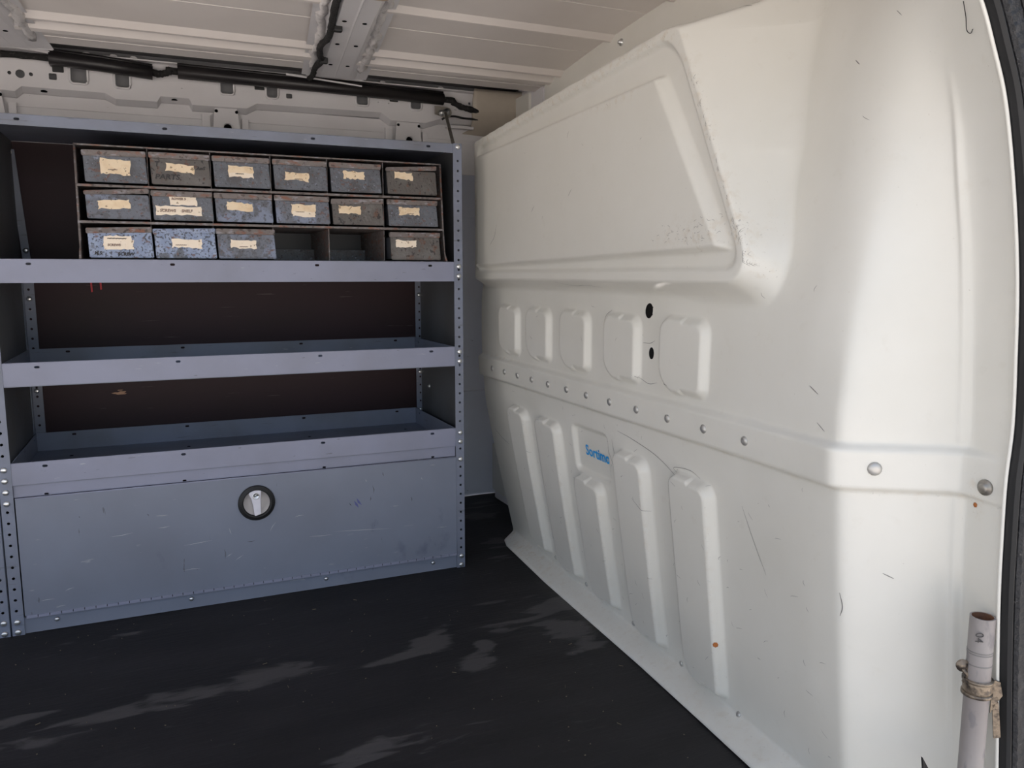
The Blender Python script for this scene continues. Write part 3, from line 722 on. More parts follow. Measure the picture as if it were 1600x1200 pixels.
# ------------------------------------------------------------------ shelving units
PIT = .0254
BOLT = lathe_mesh('bolt', [(.0068, 0), (.0068, .0015), (.0055, .0035), (.003, .0046)], 12)
SLOTW, SLOTH = .0105, .0055
def unit(x0, label, full=True):
    """x0: outer left edge; the unit is 1.082 m wide"""
    xl, xr = x0, x0 + 1.0825
    dx = x0 + .359
    U = thing('shelving_unit', label, 'shelving', ((xl + xr) / 2, 2.2, 0), None)
    yf, yb = 2.0, 2.382
    def post(xa, xb, side, used, y, back, H=1.143):
        xc = (xa + xb) / 2
        hs = [circ(xc + side * .001, .007 + PIT * k, .0033, 8) for k in range(1, int((H - .01) / PIT)) if not any(abs(.007 + PIT * k - u) < .008 for u in used)]
        up = sheet('upright', [(xa, 0), (xb, 0), (xb, H), (xa, H)], hs, .002, (0, y, 0), mat='grey', parent=U, **XZ)
        xo = xa if side < 0 else xb
        d = 1 if not back else -1
        sheet('side_flange', [(0, 0), (.024, 0), (.024, H), (0, H)], [circ(.013, .007 + PIT * k, .0033, 8) for k in range(1, int((H - .01) / PIT))], .002, (xo, y + (.001 if not back else -.025), 0), (0, 1, 0), (0, 0, 1), 'grey', up)
        if not back or full:
            for u in [u for u in used if u < H]:
                link('bolt', BOLT, 'zinc', up, loc=(xc + side * .001, y - .001, u))
        return up
    fused_l = [.382, .357, .3315, .306, .031, .007 + .001, .602, .577, .828, .803, 1.134]
    fused_r = [.382, .357, .308, .033, .008, .602, .577, .828, .803, 1.134]
    post(xl, xl + .0245, -1, fused_l, yf - .0015, False); post(xr - .0235, xr, 1, fused_r, yf - .0015, False)
    bused = [.385, .362, .505, .603, .745 if full else .73, 1.10]
    post(xl + .023, xl + .047, -1, bused, yb, True, .84 if full else 1.143); post(xr - .0175, xr + .006, 1, bused, yb, True)
    # side panels
    for nm, x in (('side_panel', xl + .0215), ('side_panel', xr + .0005)):
        s = box(nm, (x - .001, yf + .004, .02), (x + .001, yb + .002, 1.1395), 'greydark', U)
        for (py, pz) in ((2.04, 1.078), (2.04, .93), (2.04, .70), (2.30, .47)):
            if nm and x > xr - .1:
                link('bolt', lathe_mesh('bolt', [(.0065, 0), (.0065, .0015), (.0035, .005)], 10, (-1, 0, 0)), 'zinc', s, loc=(x - .001, py, pz))
    xi0, xi1 = xl + .0245, xr - .0235
    sl = [dx - .269, dx + .017, dx + .3445, dx + .6345]
    def slots(xs_, z, a=SLOTW, b=SLOTH): return [rrect(x, z, a, b, b * .48, 3) for x in xs_]
    # trays: deck + front lip + rear lip (+ returns)
    def tray(zb, zt, deck_top, mat='greylip'):
        t = sheet('shelf', [(xi0, zb), (xi1, zb), (xi1, zt), (xi0, zt)], slots(sl, zt - .0095), .0022, (0, yf, 0), mat=mat, parent=U, **XZ)
        zd = zt if deck_top else zb
        box('deck', (xl + .0228, yf + .001, zd - .002), (xr - .0006, yb - .004, zd), 'grey', t)
        tube('rolled_edge', [(xi0, yf + .0005, zt), (xi1, yf + .0005, zt)], .0016, mat, t, n=6)
        bs = [dx - .246, dx + .034, dx + .355, dx + .639]
        if not deck_top:
            sheet('rear_lip', [(xi0 - .003, zb), (xi1 + .003, zb), (xi1 + .003, zt), (xi0 - .003, zt)], slots(bs, zt - .009), .002, (0, yb - .008, 0), mat='grey', parent=t, **XZ)
            for x in (xi0 + .0005, xi1 + .004 - .0225 + .0185):
                sheet('end_lip', [(yf + .01, zb), (yb - .01, zb), (yb - .01, zt), (yf + .01, zt)], slots([yf + .06, yb - .05], zt - .012), .0018, (x, 0, 0), (0, 1, 0), (0, 0, 1), 'grey', t)
            for x in bs:
                for yy in (2.12, 2.28):
                    link('deck_slot', lathe_mesh('deck_slot', [(.0045, 0), (.0045, .0006)], 8, (0, 0, 1)), 'hole', t, loc=(x, yy, zb))
        return t
    tray(1.119, 1.141, True, 'grey')
    tray(.7895, .8395, True)
    tray(.5655, .6155, False)
    tray(.3455, .394, False)
    hp = sheet('header_strip', [(xi0, .3165), (xi1, .3165), (xi1, .3445), (xi0, .3445)], [rrect(x, .3195, .009, .0045, .002, 2) for x in [dx - .271, dx + .016, dx + .346, dx + .636]], .002, (0, yf + .0045, 0), mat='greylip', parent=U, **XZ)
    # bottom rail with domed bolts
    br = sheet('bottom_rail', [(xl + .002, 0.001), (xr - .001, 0.001), (xr - .001, .039), (xl + .002, .0385)], [], .002, (0, yf + .0022, 0), mat='door', parent=U, **XZ)
    for x in (dx - .270, dx + .016, dx + .341, dx + .631):
        link('dome_bolt', lathe_mesh('dome_bolt', [(.0055, 0), (.005, .002), (.003, .0036), (.001, .004)], 12), 'zinc', br, loc=(x, yf - .0002, .0245))
    box('base_deck', (xi0, yf + .003, .036), (xi1, yb - .004, .039), 'grey', U)
    # drop-down door with piano hinge and round latch
    D = sheet('door', [(xi0 + .003, .0445), (xi1 - .001, .0445), (xi1 - .001, .3150), (xi0 + .003, .3150)], [], .003, (0, yf - .0035, 0), mat='door', parent=U, **XZ)
    tube('door_edge', [(xi0 + .003, yf - .0035, .3150), (xi1 - .001, yf - .0035, .3150)], .0020, 'greylip', D, n=6)
    h = tube('hinge', [(xi0 + .004, yf - .004, .0415), (xi1 - .001, yf - .004, .0415)], .0026, 'black', U, n=8)
    bmh = bmesh.new()
    n_ = 44; wx = (xi1 - xi0 - .006) / n_
    for k in range(n_):
        r = bmesh.ops.create_cube(bmh, size=1)
        for q in r['verts']:
            q.co = Vector((xi0 + .005 + wx * (k + .5) + q.co.x * wx * .93, yf - .0045 + q.co.y * .0058, .0415 + q.co.z * .0066))
    kn = link('hinge_knuckles', bm_mesh('hinge_knuckles', bmh), 'greylip', h); kn['kind'] = 'stuff'
    if full:
        lx, lz = .177, .249
        la = thing('latch', '', '', (lx, yf - .005, lz)); del la['category']; del la['label']; adopt(la, U); la['label'] = 'round black-rimmed latch with pale lever'
        la.location = (lx, yf - .005, lz)
        link('ring', lathe_mesh('ring', [(.0310, -.002), (.0345, .001), (.044, .001), (.0440, .0045), (.0415, .0075), (.0375, .0070), (.0365, .0095), (.0335, .0090), (.0310, .001)], 36, cap=False), 'black', la, loc=(lx, yf - .005, lz))
        link('dished_plate', lathe_mesh('dished_plate', [(.034, .0), (.034, .0035), (.031, .002), (.02, .0015), (.0, .0015)], 32), plain('brushed_plate', (.40, .375, .37), .5, .35), la, loc=(lx, yf - .005, lz))
        prism('lever', [(lx - .019, lz + .026), (lx - .013, lz + .0305), (lx - .003, lz + .033), (lx + .011, lz + .0315), (lx + .0085, lz + .010), (lx + .0085, lz - .027), (lx, lz - .030), (lx - .0065, lz - .031), (lx - .009, lz - .008), (lx - .0125, lz + .012)],
              1, yf - .0165, yf - .0085, plain('pale_lever', (.78, .77, .84), .35), la, bev=.0012)
        sc = link('lock', lathe_mesh('lock', [(.0085, 0), (.0085, .0012), (.0068, .0016), (.0060, .0006), (.0, .0006)], 16), 'zinc', la, loc=(lx - .002, yf - .0165, lz + .0195))
        prism('keyway', [(lx - .0065, lz + .0185), (lx + .0035, lz + .0200), (lx + .003, lz + .0215), (lx - .001, lz + .0215), (lx - .0060, lz + .0200)], 1, yf - .0182, yf - .0170, 'hole', la)
    return U
U1 = unit(-.359, 'grey steel shelving unit with three open trays and latched lower door')
U2 = unit(-.359 - 1.0865, 'second grey shelving unit, only its perforated right upright showing at the left edge', full=False)
# rub marks on the door and lips
def marks(name, segs, y, w, mat, parent):
    bm = bmesh.new()
    for (x0, z0, x1, z1) in segs:
        d = Vector((x1 - x0, 0, z1 - z0)); nrm = Vector((-d.z, 0, d.x)).normalized() * w / 2
        m_ = Vector(((x0 + x1) / 2, y, (z0 + z1) / 2)) + nrm * 3 * random.uniform(-1, 1)
        a = Vector((x0, y, z0)); b = Vector((x1, y, z1))
        vs = [bm.verts.new(p) for p in (a, m_ - nrm, b, m_ + nrm)]; bm.faces.new(vs)
    o = link(name, bm_mesh(name, bm), mat, parent)
    m = o.modifiers.new('s', 'SOLIDIFY'); m.thickness = .0001
    o['kind'] = 'stuff'; return o
br_ = prism('back_brace', [(-.348, 1.118), (-.330, 1.118), (-.313, .842), (-.331, .842)], 1, 2.372, 2.375, 'grey', U1, bev=.0008)
for p in ((-.341, 1.110), (-.322, .868)): link('bolt', BOLT, 'zinc', br_, loc=(p[0], 2.371, p[1]))
DOOR = [c for c in U1.children if c.name.startswith('door')][0]
marks('scratch_marks', [(-.15, .205, -.10, .209), (-.05, .213, -.02, .215), (.005, .162, .07, .167), (.11, .193, .115, .175), (.205, .17, .222, .195), (.265, .20, .29, .203), (.10, .120, .115, .128), (-.25, .09, -.23, .096),
    (.36, .150, .52, .138), (.30, .145, .36, .143), (.0, .10, .04, .10), (.20, .24, .20, .235), (.60, .27, .605, .262), (.45, .28, .452, .272), (-.27, .075, -.30, .074), (.12, .108, .14, .12)], 1.9945, .0012, plain('pale_scratch', (.5, .5, .54), .5), DOOR)
marks('dark_scuffs', [(.495, .295, .498, .282), (.467, .262, .470, .238), (.405, .222, .412, .212), (.57, .22, .573, .205), (-.07, .250, -.066, .244), (-.21, .262, -.209, .258), (.15, .152, .17, .153), (.46, .22, .462, .232)], 1.9945, .0018, plain('dark_scuff', (.05, .05, .06), .5), DOOR)
marks('ink_smudge', [(.418, .226, .430, .205), (.425, .232, .438, .212)], 1.9943, .006, plain('blue_smudge', (.10, .11, .30), .5), DOOR)
# red straps hanging from the first shelf
for k, (x, l) in enumerate(((-.181, .024), (-.159, .018))):
    o = prism('red_strap', [(x - .0022, .792), (x + .0022, .792), (x + .0028, .786 - l), (x - .0012, .785 - l)], 1, 2.384, 2.3855, 'red', None)
    tag(o, ['longer left one of two red strap ends under the bin shelf', 'shorter right one of two red strap ends under the bin shelf'][k], 'strap', 'red strap ends under the bin shelf')

# ------------------------------------------------------------------ drawer cabinet on the top tray
cab = thing('drawer_cabinet', 'rusty grey steel small parts cabinet with sixteen labelled drawers on the top shelf', 'cabinet', (.255, 2.18, .8395))
CY = 2.035; CBY = 2.33
CX0, CX1 = -.170, .684
ROWZ = [(1.012, 1.1), (.931, 1.003), (.8415, .921)]                # bay bottom / top
def side_prof(x, s):
    pts = [(CY + .022, 1.097), (CY + .012, 1.00), (CY + .004, .93), (CY - .003, .885), (CY - .012, .858), (CY - .026, .8415), (CBY, .8415), (CBY, 1.097)]
    prism('side_panel', pts, 0, x - .0012, x + .0012, 'rustlip', cab)
    tube('folded_edge', [(x, p[0], p[1]) for p in pts[:6]], .0028, 'rustlip', cab, n=6)
side_prof(CX0, -1); side_prof(CX1, 1)
box('top', (CX0, CY + .020, 1.0935), (CX1, CBY, 1.097), 'rustlip', cab)
for z in (1.0075, .9265):
    box('shelf_divider', (CX0, CY + (.008 if z > .95 else .001), z - .0048), (CX1, CBY, z + .0010), 'rustlip', cab, bev=.001)
box('bottom', (CX0, CY, .8400), (CX1, CBY, .8425), 'binin', cab)
box('back', (CX0, CBY - .002, .8415), (CX1, CBY, 1.095), 'binin', cab)
box('back_ledge', (CX0 + .002, CBY - .05, .8425), (CX1 - .002, CBY - .004, .876), 'bin', cab)
LEFT = [-.155, -.019, .117, .2545, .3915, .5345]
for i in range(1, 6):
    x = LEFT[i] - .0045
    box('column_divider', (x - .0009, CY + .026, .8425), (x + .0009, CBY - .004, 1.094), 'rustlip', cab)
def torn(cx, cz, w, h, tilt, seed, rough_=.0026):
    r = random.Random(seed); P = []
    n = 9
    for k in range(n): P.append((-w / 2 + w * k / n, h / 2 + r.uniform(-rough_, rough_ * .3)))
    for k in range(4): P.append((w / 2 + r.uniform(-rough_, rough_ * .4), h / 2 - h * k / 4))
    for k in range(n): P.append((w / 2 - w * k / n, -h / 2 + r.uniform(-rough_ * .4, rough_ * 1.3)))
    for k in range(4): P.append((-w / 2 + r.uniform(-rough_ * .4, rough_ * .8), -h / 2 + h * k / 4))
    c, s = math.cos(tilt), math.sin(tilt)
    return [(cx + a * c - b * s, cz + a * s + b * c) for a, b in P]
# per drawer: material, lip tilt, protrusion, labels (cx, cz, w, h, tilt, material) measured from the drawer's lower left corner
DR = {
 (0, 0): ('bin', .03, .0, [(.065, .034, .062, .036, -.06, 'paper')]),
 (0, 1): ('binbrown', .0, .002, [(.064, .038, .062, .020, -.08, 'paper')]),
 (0, 2): ('bin', .0, .0, [(.063, .038, .058, .025, -.02, 'paper'), (.064, .029, .056, .012, 0, 'paperpale')]),
 (0, 3): ('bin', .0, .0, [(.056, .032, .058, .021, -.06, 'paper')]),
 (0, 4): ('bin', .0, .0, [(.060, .042, .055, .021, -.04, 'paper')]),
 (0, 5): ('binbrown', -.02, .004, [(.045, .046, .050, .020, -.07, 'paper')]),
 (1, 0): ('binpatch', -.09, .004, [(.058, .032, .066, .021, .05, 'paper')]),
 (1, 1): ('bin', .0, .0, [(.067, .045, .060, .022, -.01, 'paperpale'), (.057, .022, .100, .022, .0, 'paperpale')]),
 (1, 2): ('binpatch', .0, .0, [(.056, .036, .060, .020, -.08, 'paper')]),
 (1, 3): ('binpatch', .0, .0, [(.068, .034, .060, .026, -.02, 'paper'), (.068, .023, .055, .014, -.03, 'paperpale')]),
 (1, 4): ('binbrown', .05, .0, [(.045, .037, .056, .021, -.03, 'paper')]),
 (1, 5): ('bin', .0, .0, [(.057, .038, .055, .021, .0, 'paper')]),
 (2, 0): ('binblue', .06, .006, [(.062, .041, .058, .018, .0, 'paperpale'), (.063, .029, .062, .022, .0, 'paperpale')]),
 (2, 1): ('binblue', .05, .006, [(.070, .034, .066, .022, -.01, 'paperpale')]),
 (2, 2): ('binpatch', .0, .003, [(.060, .034, .060, .021, -.04, 'paperpale')]),
 (2, 5): ('binbrown', .0, .010, [(.042, .041, .056, .020, -.02, 'paperpale')]),
}
ORD = ['top', 'middle', 'bottom']; COLN = ['first', 'second', 'third', 'fourth', 'fifth', 'sixth']
for (r, c), (mt, tilt, pro, labs) in DR.items():
    x0 = LEFT[c]; w = .1305
    z0, z1 = [(1.0135, 1.0850), (.9320, .9985), (.8450, .9150)][r]
    w = [.1285, .1305, .1325][r] if c < 5 else .1330
    y0 = [CY + .012, CY + .003, CY - .006][r] - pro
    # front plate, leaning back towards its foot, with returned sides; body box behind it
    lean = -.005
    bm = bmesh.new(); t = .0018
    F = [(x0 + .001, y0, z1 - .012), (x0 + w - .001, y0, z1 - .012 ), (x0 + w + .002, y0 + lean, z0), (x0 + .003, y0 + lean, z0)]
    bk = [(p[0], p[1] + .010, p[2]) for p in F]
    vs = [bm.verts.new(p) for p in F + bk]
    for q in ((0, 1, 2, 3), (7, 6, 5, 4), (0, 4, 5, 1), (1, 5, 6, 2), (2, 6, 7, 3), (3, 7, 4, 0)): bm.faces.new([vs[i] for i in q])
    bmesh.ops.recalc_face_normals(bm, faces=bm.faces)
    bmesh.ops.bevel(bm, geom=bm.edges[:], offset=.0016, segments=2, affect='EDGES')
    d = link('drawer', bm_mesh('drawer', bm), mt, cab)
    d['label'] = '%s drawer of the %s row' % (COLN[c], ORD[r])
    if mt == 'binblue': d['label'] = 'blue worn %s drawer of the %s row' % (COLN[c], ORD[r])
    # sides and floor of the body (open on top)
    yb_ = y0 + .255
    b = multi_box('drawer_body', [((x0 + .004, y0 + .006, z0 + .001), (x0 + .0055, yb_, z1 - .012)), ((x0 + w - .0055, y0 + .006, z0 + .001), (x0 + w - .004, yb_, z1 - .012)),
        ((x0 + .004, y0 + .006, z0 + .001), (x0 + w - .004, yb_, z0 + .0025)), ((x0 + .004, yb_ - .0015, z0 + .001), (x0 + w - .004, yb_, z1 - .014))], 'binin', d)
    # folded grip lip, tilted, standing proud of the plate
    dz = math.tan(tilt) * w
    lp = [(x0 - .0015, z1 - (0 if tilt <= 0 else dz * .6)), (x0 + w + .0005, z1 + (dz if tilt < 0 else 0) * .3), (x0 + w + .0005, z1 - .0125 - (0 if tilt > 0 else -dz * 0)), (x0 - .0015, z1 - .0125 - max(0, dz) * .55)]
    if tilt < 0: lp = [(x0 - .0015, z1 - .006), (x0 + w + .0005, z1 + .003), (x0 + w + .0005, z1 - .008), (x0 - .0015, z1 - .0145)]
    bm = bmesh.new()
    fr = [(p[0], y0 - (.0065 if i < 2 else .0030), p[1]) for i, p in enumerate(lp)]; bk = [(p[0], y0 + .006, p[1]) for p in lp]
    vs = [bm.verts.new(p) for p in fr + bk]
    for q in ((0, 1, 2, 3), (7, 6, 5, 4), (0, 4, 5, 1), (1, 5, 6, 2), (2, 6, 7, 3), (3, 7, 4, 0)): bm.faces.new([vs[i] for i in q])
    bmesh.ops.recalc_face_normals(bm, faces=bm.faces); bmesh.ops.bevel(bm, geom=bm.edges[:], offset=.0013, segments=2, affect='EDGES')
    link('grip_lip', bm_mesh('grip_lip', bm), 'rustlip' if mt != 'binblue' or c == 0 else 'binblue', d)
    H_ = (z1 - .012 - z0)
    def on(u, vv, e=.0004):                                # point on the leaning front plate
        return (x0 + u, y0 + lean * (1 - vv / H_) - e, z0 + vv)
    for k, (cx, cz_, lw, lh, lt, lm) in enumerate(labs):
        P = torn(cx, cz_, lw, lh, lt, r * 100 + c * 10 + k)
        bm = bmesh.new(); e = .0005 + .0003 * k
        vs = [bm.verts.new(on(a, b_, e)) for a, b_ in P]; bm.faces.new(vs); bmesh.ops.triangulate(bm, faces=bm.faces[:])
        pl = link('paper_label', bm_mesh('paper_label', bm), lm, d)
        m = pl.modifiers.new('s', 'SOLIDIFY'); m.thickness = .0002
    def hand(s, u, vv, size, mat='ink', sh=.15, sx=1.0, bold=.0004):
        p = on(u, vv, .0013); text('handwriting', s, size, p, (1, 0, 0), (0, -lean / H_ * -1, 1), mat, d, bold=bold, shear=sh, sx=sx, ext=.00008)
    if (r, c) == (0, 1): hand('T', .010, .040, .016); hand('AwS', .100, .037, .010); hand('PARTS', .010, .012, .016, sx=1.15)
    if (r, c) == (1, 1): hand('ROWER 5', .042, .047, .007, 'inkfaint'); hand('SCREWS', .016, .019, .009, 'inkfaint'); hand('SHELF', .062, .019, .009, 'inkfaint')
    if (r, c) == (2, 0): hand('SCREWS', .040, .026, .007, 'inkfaint'); hand('~~~~~~', .040, .040, .011, 'ink'); hand('M.S.', .013, .007, .010); hand('SCREW', .060, .005, .010)
    if (r, c) == (2, 1): hand('~~~~~', .045, .028, .008, 'inkfaint')
    if (r, c) in ((0, 0), (0, 2), (0, 3), (2, 2), (1, 5), (1, 3)): hand('~~~~', .050, labs[0][1] - .008, .008, 'inkfaint' if (r, c) != (0, 2) else 'ink')

# ------------------------------------------------------------------ fittings on the bulkhead
def rivet_mesh(nm, r, h): return [(r, -.001), (r, h * .25), (r * .75, h * .8), (r * .3, h)]
def on_bulk(nm, y, z, prof, mat, parent=bulk, n=12, label=None):
    p, nrm = bulk_p(y, z, .0004)
    o = link(nm, lathe_mesh(nm, prof, n, nrm), mat, parent, loc=tuple(p))
    if label: o['label'] = label
    return o
for y in (2.054, 1.966, 1.878, 1.790, 1.697, 1.600, 1.506, 1.406, 1.303, 1.198, 1.091, .984):
    on_bulk('rivet', y, .546 - .0000, rivet_mesh('rivet', .0078, .0034), 'rivetsteel')
on_bulk('rivet', .765, .547, rivet_mesh('rivet', .0095, .004), 'rivetsteel')
for y, z in ((1.835, .052), (1.655, .044), (1.425, .040), (1.236, .036), (1.05, .030)):
    on_bulk('rivet', y, z, rivet_mesh('rivet', .0058, .003), 'rivetsteel')
on_bulk('bolt', .670, .535, [(.0105, -.001), (.0105, .002), (.0095, .003), (.0068, .0032), (.0064, .0065), (.004, .0075)], 'dullsteel', n=18, label='rusty washer-head bolt')
on_bulk('bolt', 1.735, 1.362, [(.0085, -.001), (.0085, .002), (.005, .0022), (.005, .007), (.003, .009)], 'zinc')
# blue printed name in the recess: the name is on the sheet, laid on its surface
t0, n0 = bulk_p(1.567, .399, .0008)
ta, _ = bulk_p(1.452, .399, .0008); tb, _ = bulk_p(1.567, .43, .0008)
text('logo_print', 'Sortimo', .0345, t0, (ta - t0), (tb - t0), 'blue', bulk, bold=.0007, sx=.98, ext=.0001)
# scratches
def scratch(pts, w, off=.0004):
    Q = catmull([(0, a, b) for a, b in pts], 6); vv = []; ff = []
    for i, q in enumerate(Q):
        p, n = bulk_p(q[1], q[2], off)
        t = (Q[min(i + 1, len(Q) - 1)] - Q[max(i - 1, 0)]).normalized(); s = n.cross(t).normalized()
        ww = w * (.35 + .65 * math.sin(math.pi * (i + .5) / len(Q)))
        vv += [p + s * ww / 2, p - s * ww / 2]
    for i in range(len(Q) - 1): ff.append((2 * i, 2 * i + 1, 2 * i + 3, 2 * i + 2))
    return vv, ff
V = []; Fc = []
def add_scratch(pts, w=.0010):
    a, b = scratch(pts, w); k = len(V); V.extend(a); Fc.extend([tuple(i + k for i in q) for q in b])
add_scratch([(1.93, .935), (1.945, .905), (1.975, .885)], .0012)
add_scratch([(1.515, .985), (1.53, .972)]); add_scratch([(1.70, .965), (1.715, .952)])
add_scratch([(1.452, .470), (1.446, .44), (1.428, .405), (1.420, .37)]); add_scratch([(1.40, .485), (1.34, .478), (1.25, .460), (1.17, .425)], .0012)
add_scratch([(1.425, .462), (1.42, .44), (1.415, .428)]); add_scratch([(1.18, .44), (1.20, .452), (1.15, .458), (1.12, .45)])
add_scratch([(1.01, .43), (.985, .38), (.955, .33)]); add_scratch([(1.33, .36), (1.30, .345), (1.285, .343)])
add_scratch([(.80, .36), (.797, .34), (.80, .325)], .0016); add_scratch([(.765, .395), (.757, .388)], .0014)
add_scratch([(1.62, .79), (1.55, .783), (1.5, .785), (1.44, .781)]); add_scratch([(1.24, .625), (1.225, .612), (1.20, .607)], .0016)
add_scratch([(1.32, .612), (1.28, .600), (1.25, .605)]); add_scratch([(1.42, .735), (1.44, .725), (1.45, .712)])
add_scratch([(1.30, .677), (1.275, .678), (1.26, .684)]); add_scratch([(.86, .65), (.842, .64)], .0014); add_scratch([(.84, .60), (.825, .59)], .0012)
add_scratch([(2.13, .36), (2.08, .34), (2.03, .33)]); add_scratch([(1.1, 1.24), (1.085, 1.237)], .001)
add_scratch([(.86, 1.10), (.85, 1.092)], .0016); add_scratch([(.78, 1.14), (.772, 1.132)], .001)
for i in range(120):
    y = random.uniform(.82, 1.95); z = random.uniform(.06, .50) if random.random() < .8 else random.uniform(.6, 1.1); a = random.uniform(0, 6.28); L_ = random.uniform(.004, .018)
    add_scratch([(y, z), (y + L_ * .5 * math.cos(a) + .002, z + L_ * .5 * math.sin(a)), (y + L_ * math.cos(a), z + L_ * math.sin(a) * .9)], random.uniform(.0004, .0008))
for i in range(45):
    y = random.gauss(1.09, .05); z = random.gauss(.878, .011); L_ = random.uniform(.002, .008)
    add_scratch([(y, z), (y + L_ * .5, z + random.uniform(-.002, .002)), (y + L_, z + random.uniform(-.003, .003))], .0005)
for i in range(40):
    t = random.random(); z = .82 + .30 * t * t; y = np.interp(z, [.83, 1.205], [.966, 1.152]) + random.gauss(0, .003); 
    add_scratch([(y, z), (y + .002, z + .003), (y + random.uniform(0, .003), z + random.uniform(.003, .009))], .0006)
o = link('scratch_marks', pydata('scratch_marks', V, Fc), 'scar', bulk); o['kind'] = 'stuff'
on_bulk('rust_chip', 1.087, .150, [(.0052, 0), (.005, .0005), (.002, .0008)], 'rust', n=7)
on_bulk('rust_chip', .690, .505, [(.0035, 0), (.0035, .0004), (.001, .0006)], 'rust', n=6)
# stray drawn wire hair at the top of the pillar is left as a thin curl
P = [bulk_p(y, z, .003)[0] for y, z in ((.664, 1.115), (.668, 1.100), (.672, 1.088), (.667, 1.083), (.662, 1.086))]
tube('hair', catmull(P, 4), .0005, 'black', bulk, n=5)

# ------------------------------------------------------------------ door opening: white lip, rubber seal, outer door edge
SE = [(float(bulk_x(np.array([.64]), np.array([max(z, .04)]))[0]) - .001, z) for z in (-.05, .05, .12, .2, .3, .4, .47, .55, .62, .7, .8, .9, 1.0, 1.06, 1.11, 1.16, 1.22, 1.29, 1.37)]
path = catmull([(x, .64, z) for x, z in SE], 8)
tube('edge_lip', [p + Vector((-.001, -.001, 0)) for p in path], 0.0024, 'bulk', bulk, n=8)
def ribbon(name, off_in, off_out, y0, y1, mat, parent, ripple=0.0):
    """strip following the opening; offsets are measured outwards (+x) from the seal's inner edge"""
    v = []; f = []; PP = catmull([(x, .65, z) for x, z in SE], 14)
    for i, p in enumerate(PP):
        t = (PP[min(i + 1, len(PP) - 1)] - PP[max(i - 1, 0)]).normalized(); s = Vector((t.z, 0, -t.x))
        if s.x < 0: s = -s
        w = ripple * math.sin(i * 2.1)
        prof_ = [(off_in, y1), (off_in, y0 + .004), (off_in + .003, y0 + w), (off_out - .003, y0 + w), (off_out, y0 + .004), (off_out, y1)]
        for a, y in prof_: v.append((p.x + s.x * a, y, p.z + s.z * a))
    k = 6
    for i in range(len(PP) - 1):
        for j in range(k - 1): f.append((i * k + j, i * k + j + 1, (i + 1) * k + j + 1, (i + 1) * k + j))
    me = pydata(name, v, f)
    return link(name, me, mat, parent, smooth=False)
M['seal'] = worn('weathered_door_seal', (0.016, 0.016, 0.018), [((0.055, 0.053, 0.055), (90, 90, 30), 6, 0.52, 0.68, 0.7),
    ((0.20, 0.19, 0.18), (160, 160, 160), 4, 0.68, 0.74, 0.6)], rough=0.6, bump=0.6, bscale=220)
s1 = ribbon('door_seal', .002, .009, .624, .640, 'black', None)
tag(s1, 'black ribbed rubber seal curving round the side door opening', 'door seal')
ribbon('rubber_face', .009, .033, .620, .640, 'seal', s1, .0006)
ribbon('outer_bead', .034, .039, .617, .640, 'black', s1)
s2 = ribbon('trim_4', .040, .20, .606, .64, 'body', None); struct(s2, 'dark door frame outside the rubber seal')

# conduit strapped to the pillar
cp = thing('conduit_pipe', 'weathered pale conduit stub strapped to the pillar beside the door seal', 'pipe', (.99, .69, -.05))
ctop = Vector((.9455, .651, .4000)); cbot = Vector((.9475, .651, -.05)); dirn = (cbot - ctop).normalized()
def cpt(z): t = (z - ctop.z) / (cbot.z - ctop.z); return ctop + (cbot - ctop) * t
R_ = .0150
path_ = [cpt(z) for z in np.linspace(.370, -.04, 12)]
tube('pipe', path_, R_, 'conduit', cp, n=24, cap=False)
tube('pipe_bore', path_, R_ - .0022, 'copper', cp, n=24, cap=False)
# rim
bm = bmesh.new(); c0 = cpt(.370); u = dirn.orthogonal().normalized(); w_ = dirn.cross(u)
a_ = [bm.verts.new(c0 + u * math.cos(t) * R_ + w_ * math.sin(t) * R_) for t in np.linspace(0, 2 * math.pi, 25)[:-1]]
b_ = [bm.verts.new(c0 + u * math.cos(t) * (R_ - .0022) + w_ * math.sin(t) * (R_ - .0022)) for t in np.linspace(0, 2 * math.pi, 25)[:-1]]
for i in range(24): bm.faces.new((a_[i], a_[(i + 1) % 24], b_[(i + 1) % 24], b_[i]))
link('pipe_rim', bm_mesh('pipe_rim', bm), 'conduit', cp)
def band_ring(z0, z1, r, name, mat):
    p = [cpt(z) for z in np.linspace(z0, z1, 4)]; return tube(name, p, r, mat, cp, n=24)
sp = band_ring(.285, .264, R_ + .0022, 'pipe_strap', 'clamp')
tube('strap_rib', [cpt(.2855), cpt(.2820)], R_ + .0036, 'clamp', sp, n=24); tube('strap_rib', [cpt(.2670), cpt(.2630)], R_ + .0036, 'clamp', sp, n=24)
for z in (.325, .322, .307): band_ring(z, z - .0015, R_ + .0003, 'ink_band', 'scar')
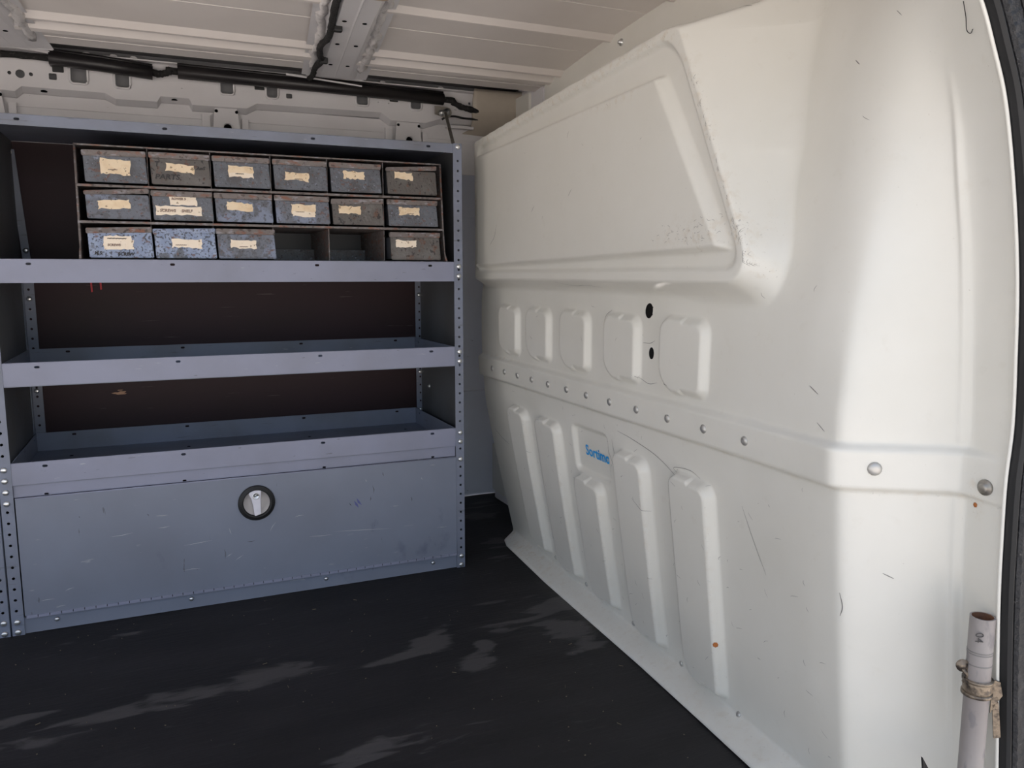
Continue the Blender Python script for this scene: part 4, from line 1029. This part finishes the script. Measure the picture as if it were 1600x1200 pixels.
# left ear with screw, right folded ear and hanging tail
cc = cpt(.292)
view_r = Vector((.805, -.594, 0))
e0 = cc - view_r * .0225 + Vector((0, -.004, .010))
link('strap_ear', lathe_mesh('strap_ear', [(.0085, 0), (.0085, .002), (.0045, .002), (.004, .0035), (.001, .004)], 14, (-.55, -.8, 0)), 'clamp', sp, loc=tuple(e0))
tube('ear_neck', [e0 + Vector((.001, .0, -.003)), e0 + view_r * .006 + Vector((0, 0, -.012)), cc - view_r * .0150 + Vector((0, 0, -.014))], .0038, 'clamp', sp, n=8)
c2 = cpt(.274)
er = c2 + view_r * .0205 + Vector((-.002, -.004, 0))
def quadprism(name, P3, th, mat, par):
    P3 = [Vector(p) for p in P3]; nrm = (P3[1] - P3[0]).cross(P3[2] - P3[0]).normalized() * th
    n = len(P3); v = [p for p in P3] + [p + nrm for p in P3]
    f = [tuple(range(n)), tuple(range(n, 2 * n))[::-1]] + [(i, (i + 1) % n, n + (i + 1) % n, n + i)[::-1] for i in range(n)]
    return link(name, pydata(name, v, f), mat, par)
Zv = Vector((0, 0, 1))
quadprism('folded_ear', [er + Zv * .012 - view_r * .004, er + Zv * .010 + view_r * .004, er + view_r * .008 - Zv * .008, er + view_r * .001 - Zv * .020, er - view_r * .005 - Zv * .034, er - view_r * .005 - Zv * .004], .0025, 'clamp', sp)
quadprism('strap_tail', [er - view_r * .003 - Zv * .022, er + view_r * .004 - Zv * .018, er + view_r * .010 - Zv * .066, er + view_r * .002 - Zv * .068], .003, 'clamp', sp)
# marker characters on the conduit
pc = cpt(.350)
text('handwriting', '04', .014, pc + Vector((-.62, -.78, 0)) * (R_ + .001) - view_r * .0115 + Zv * .004 + Vector((.0, .0035, 0)) * 0 + Vector((-.002, .003, 0))*0, (0, 0, -1), view_r, 'ink', cp, ext=.0001)
# black wedge tip at the bottom edge left of the conduit
quadprism('black_tab', [(.905, .690, .160), (.925, .685, .125), (.920, .684, .100), (.908, .688, .130)], .003, 'black', None)
o = bpy.data.objects['black_tab']; tag(o, 'small pointed black tab poking up left of the conduit foot', 'tab')

for ob in list(bpy.data.objects):
    if 'base' in ob.keys(): del ob['base']
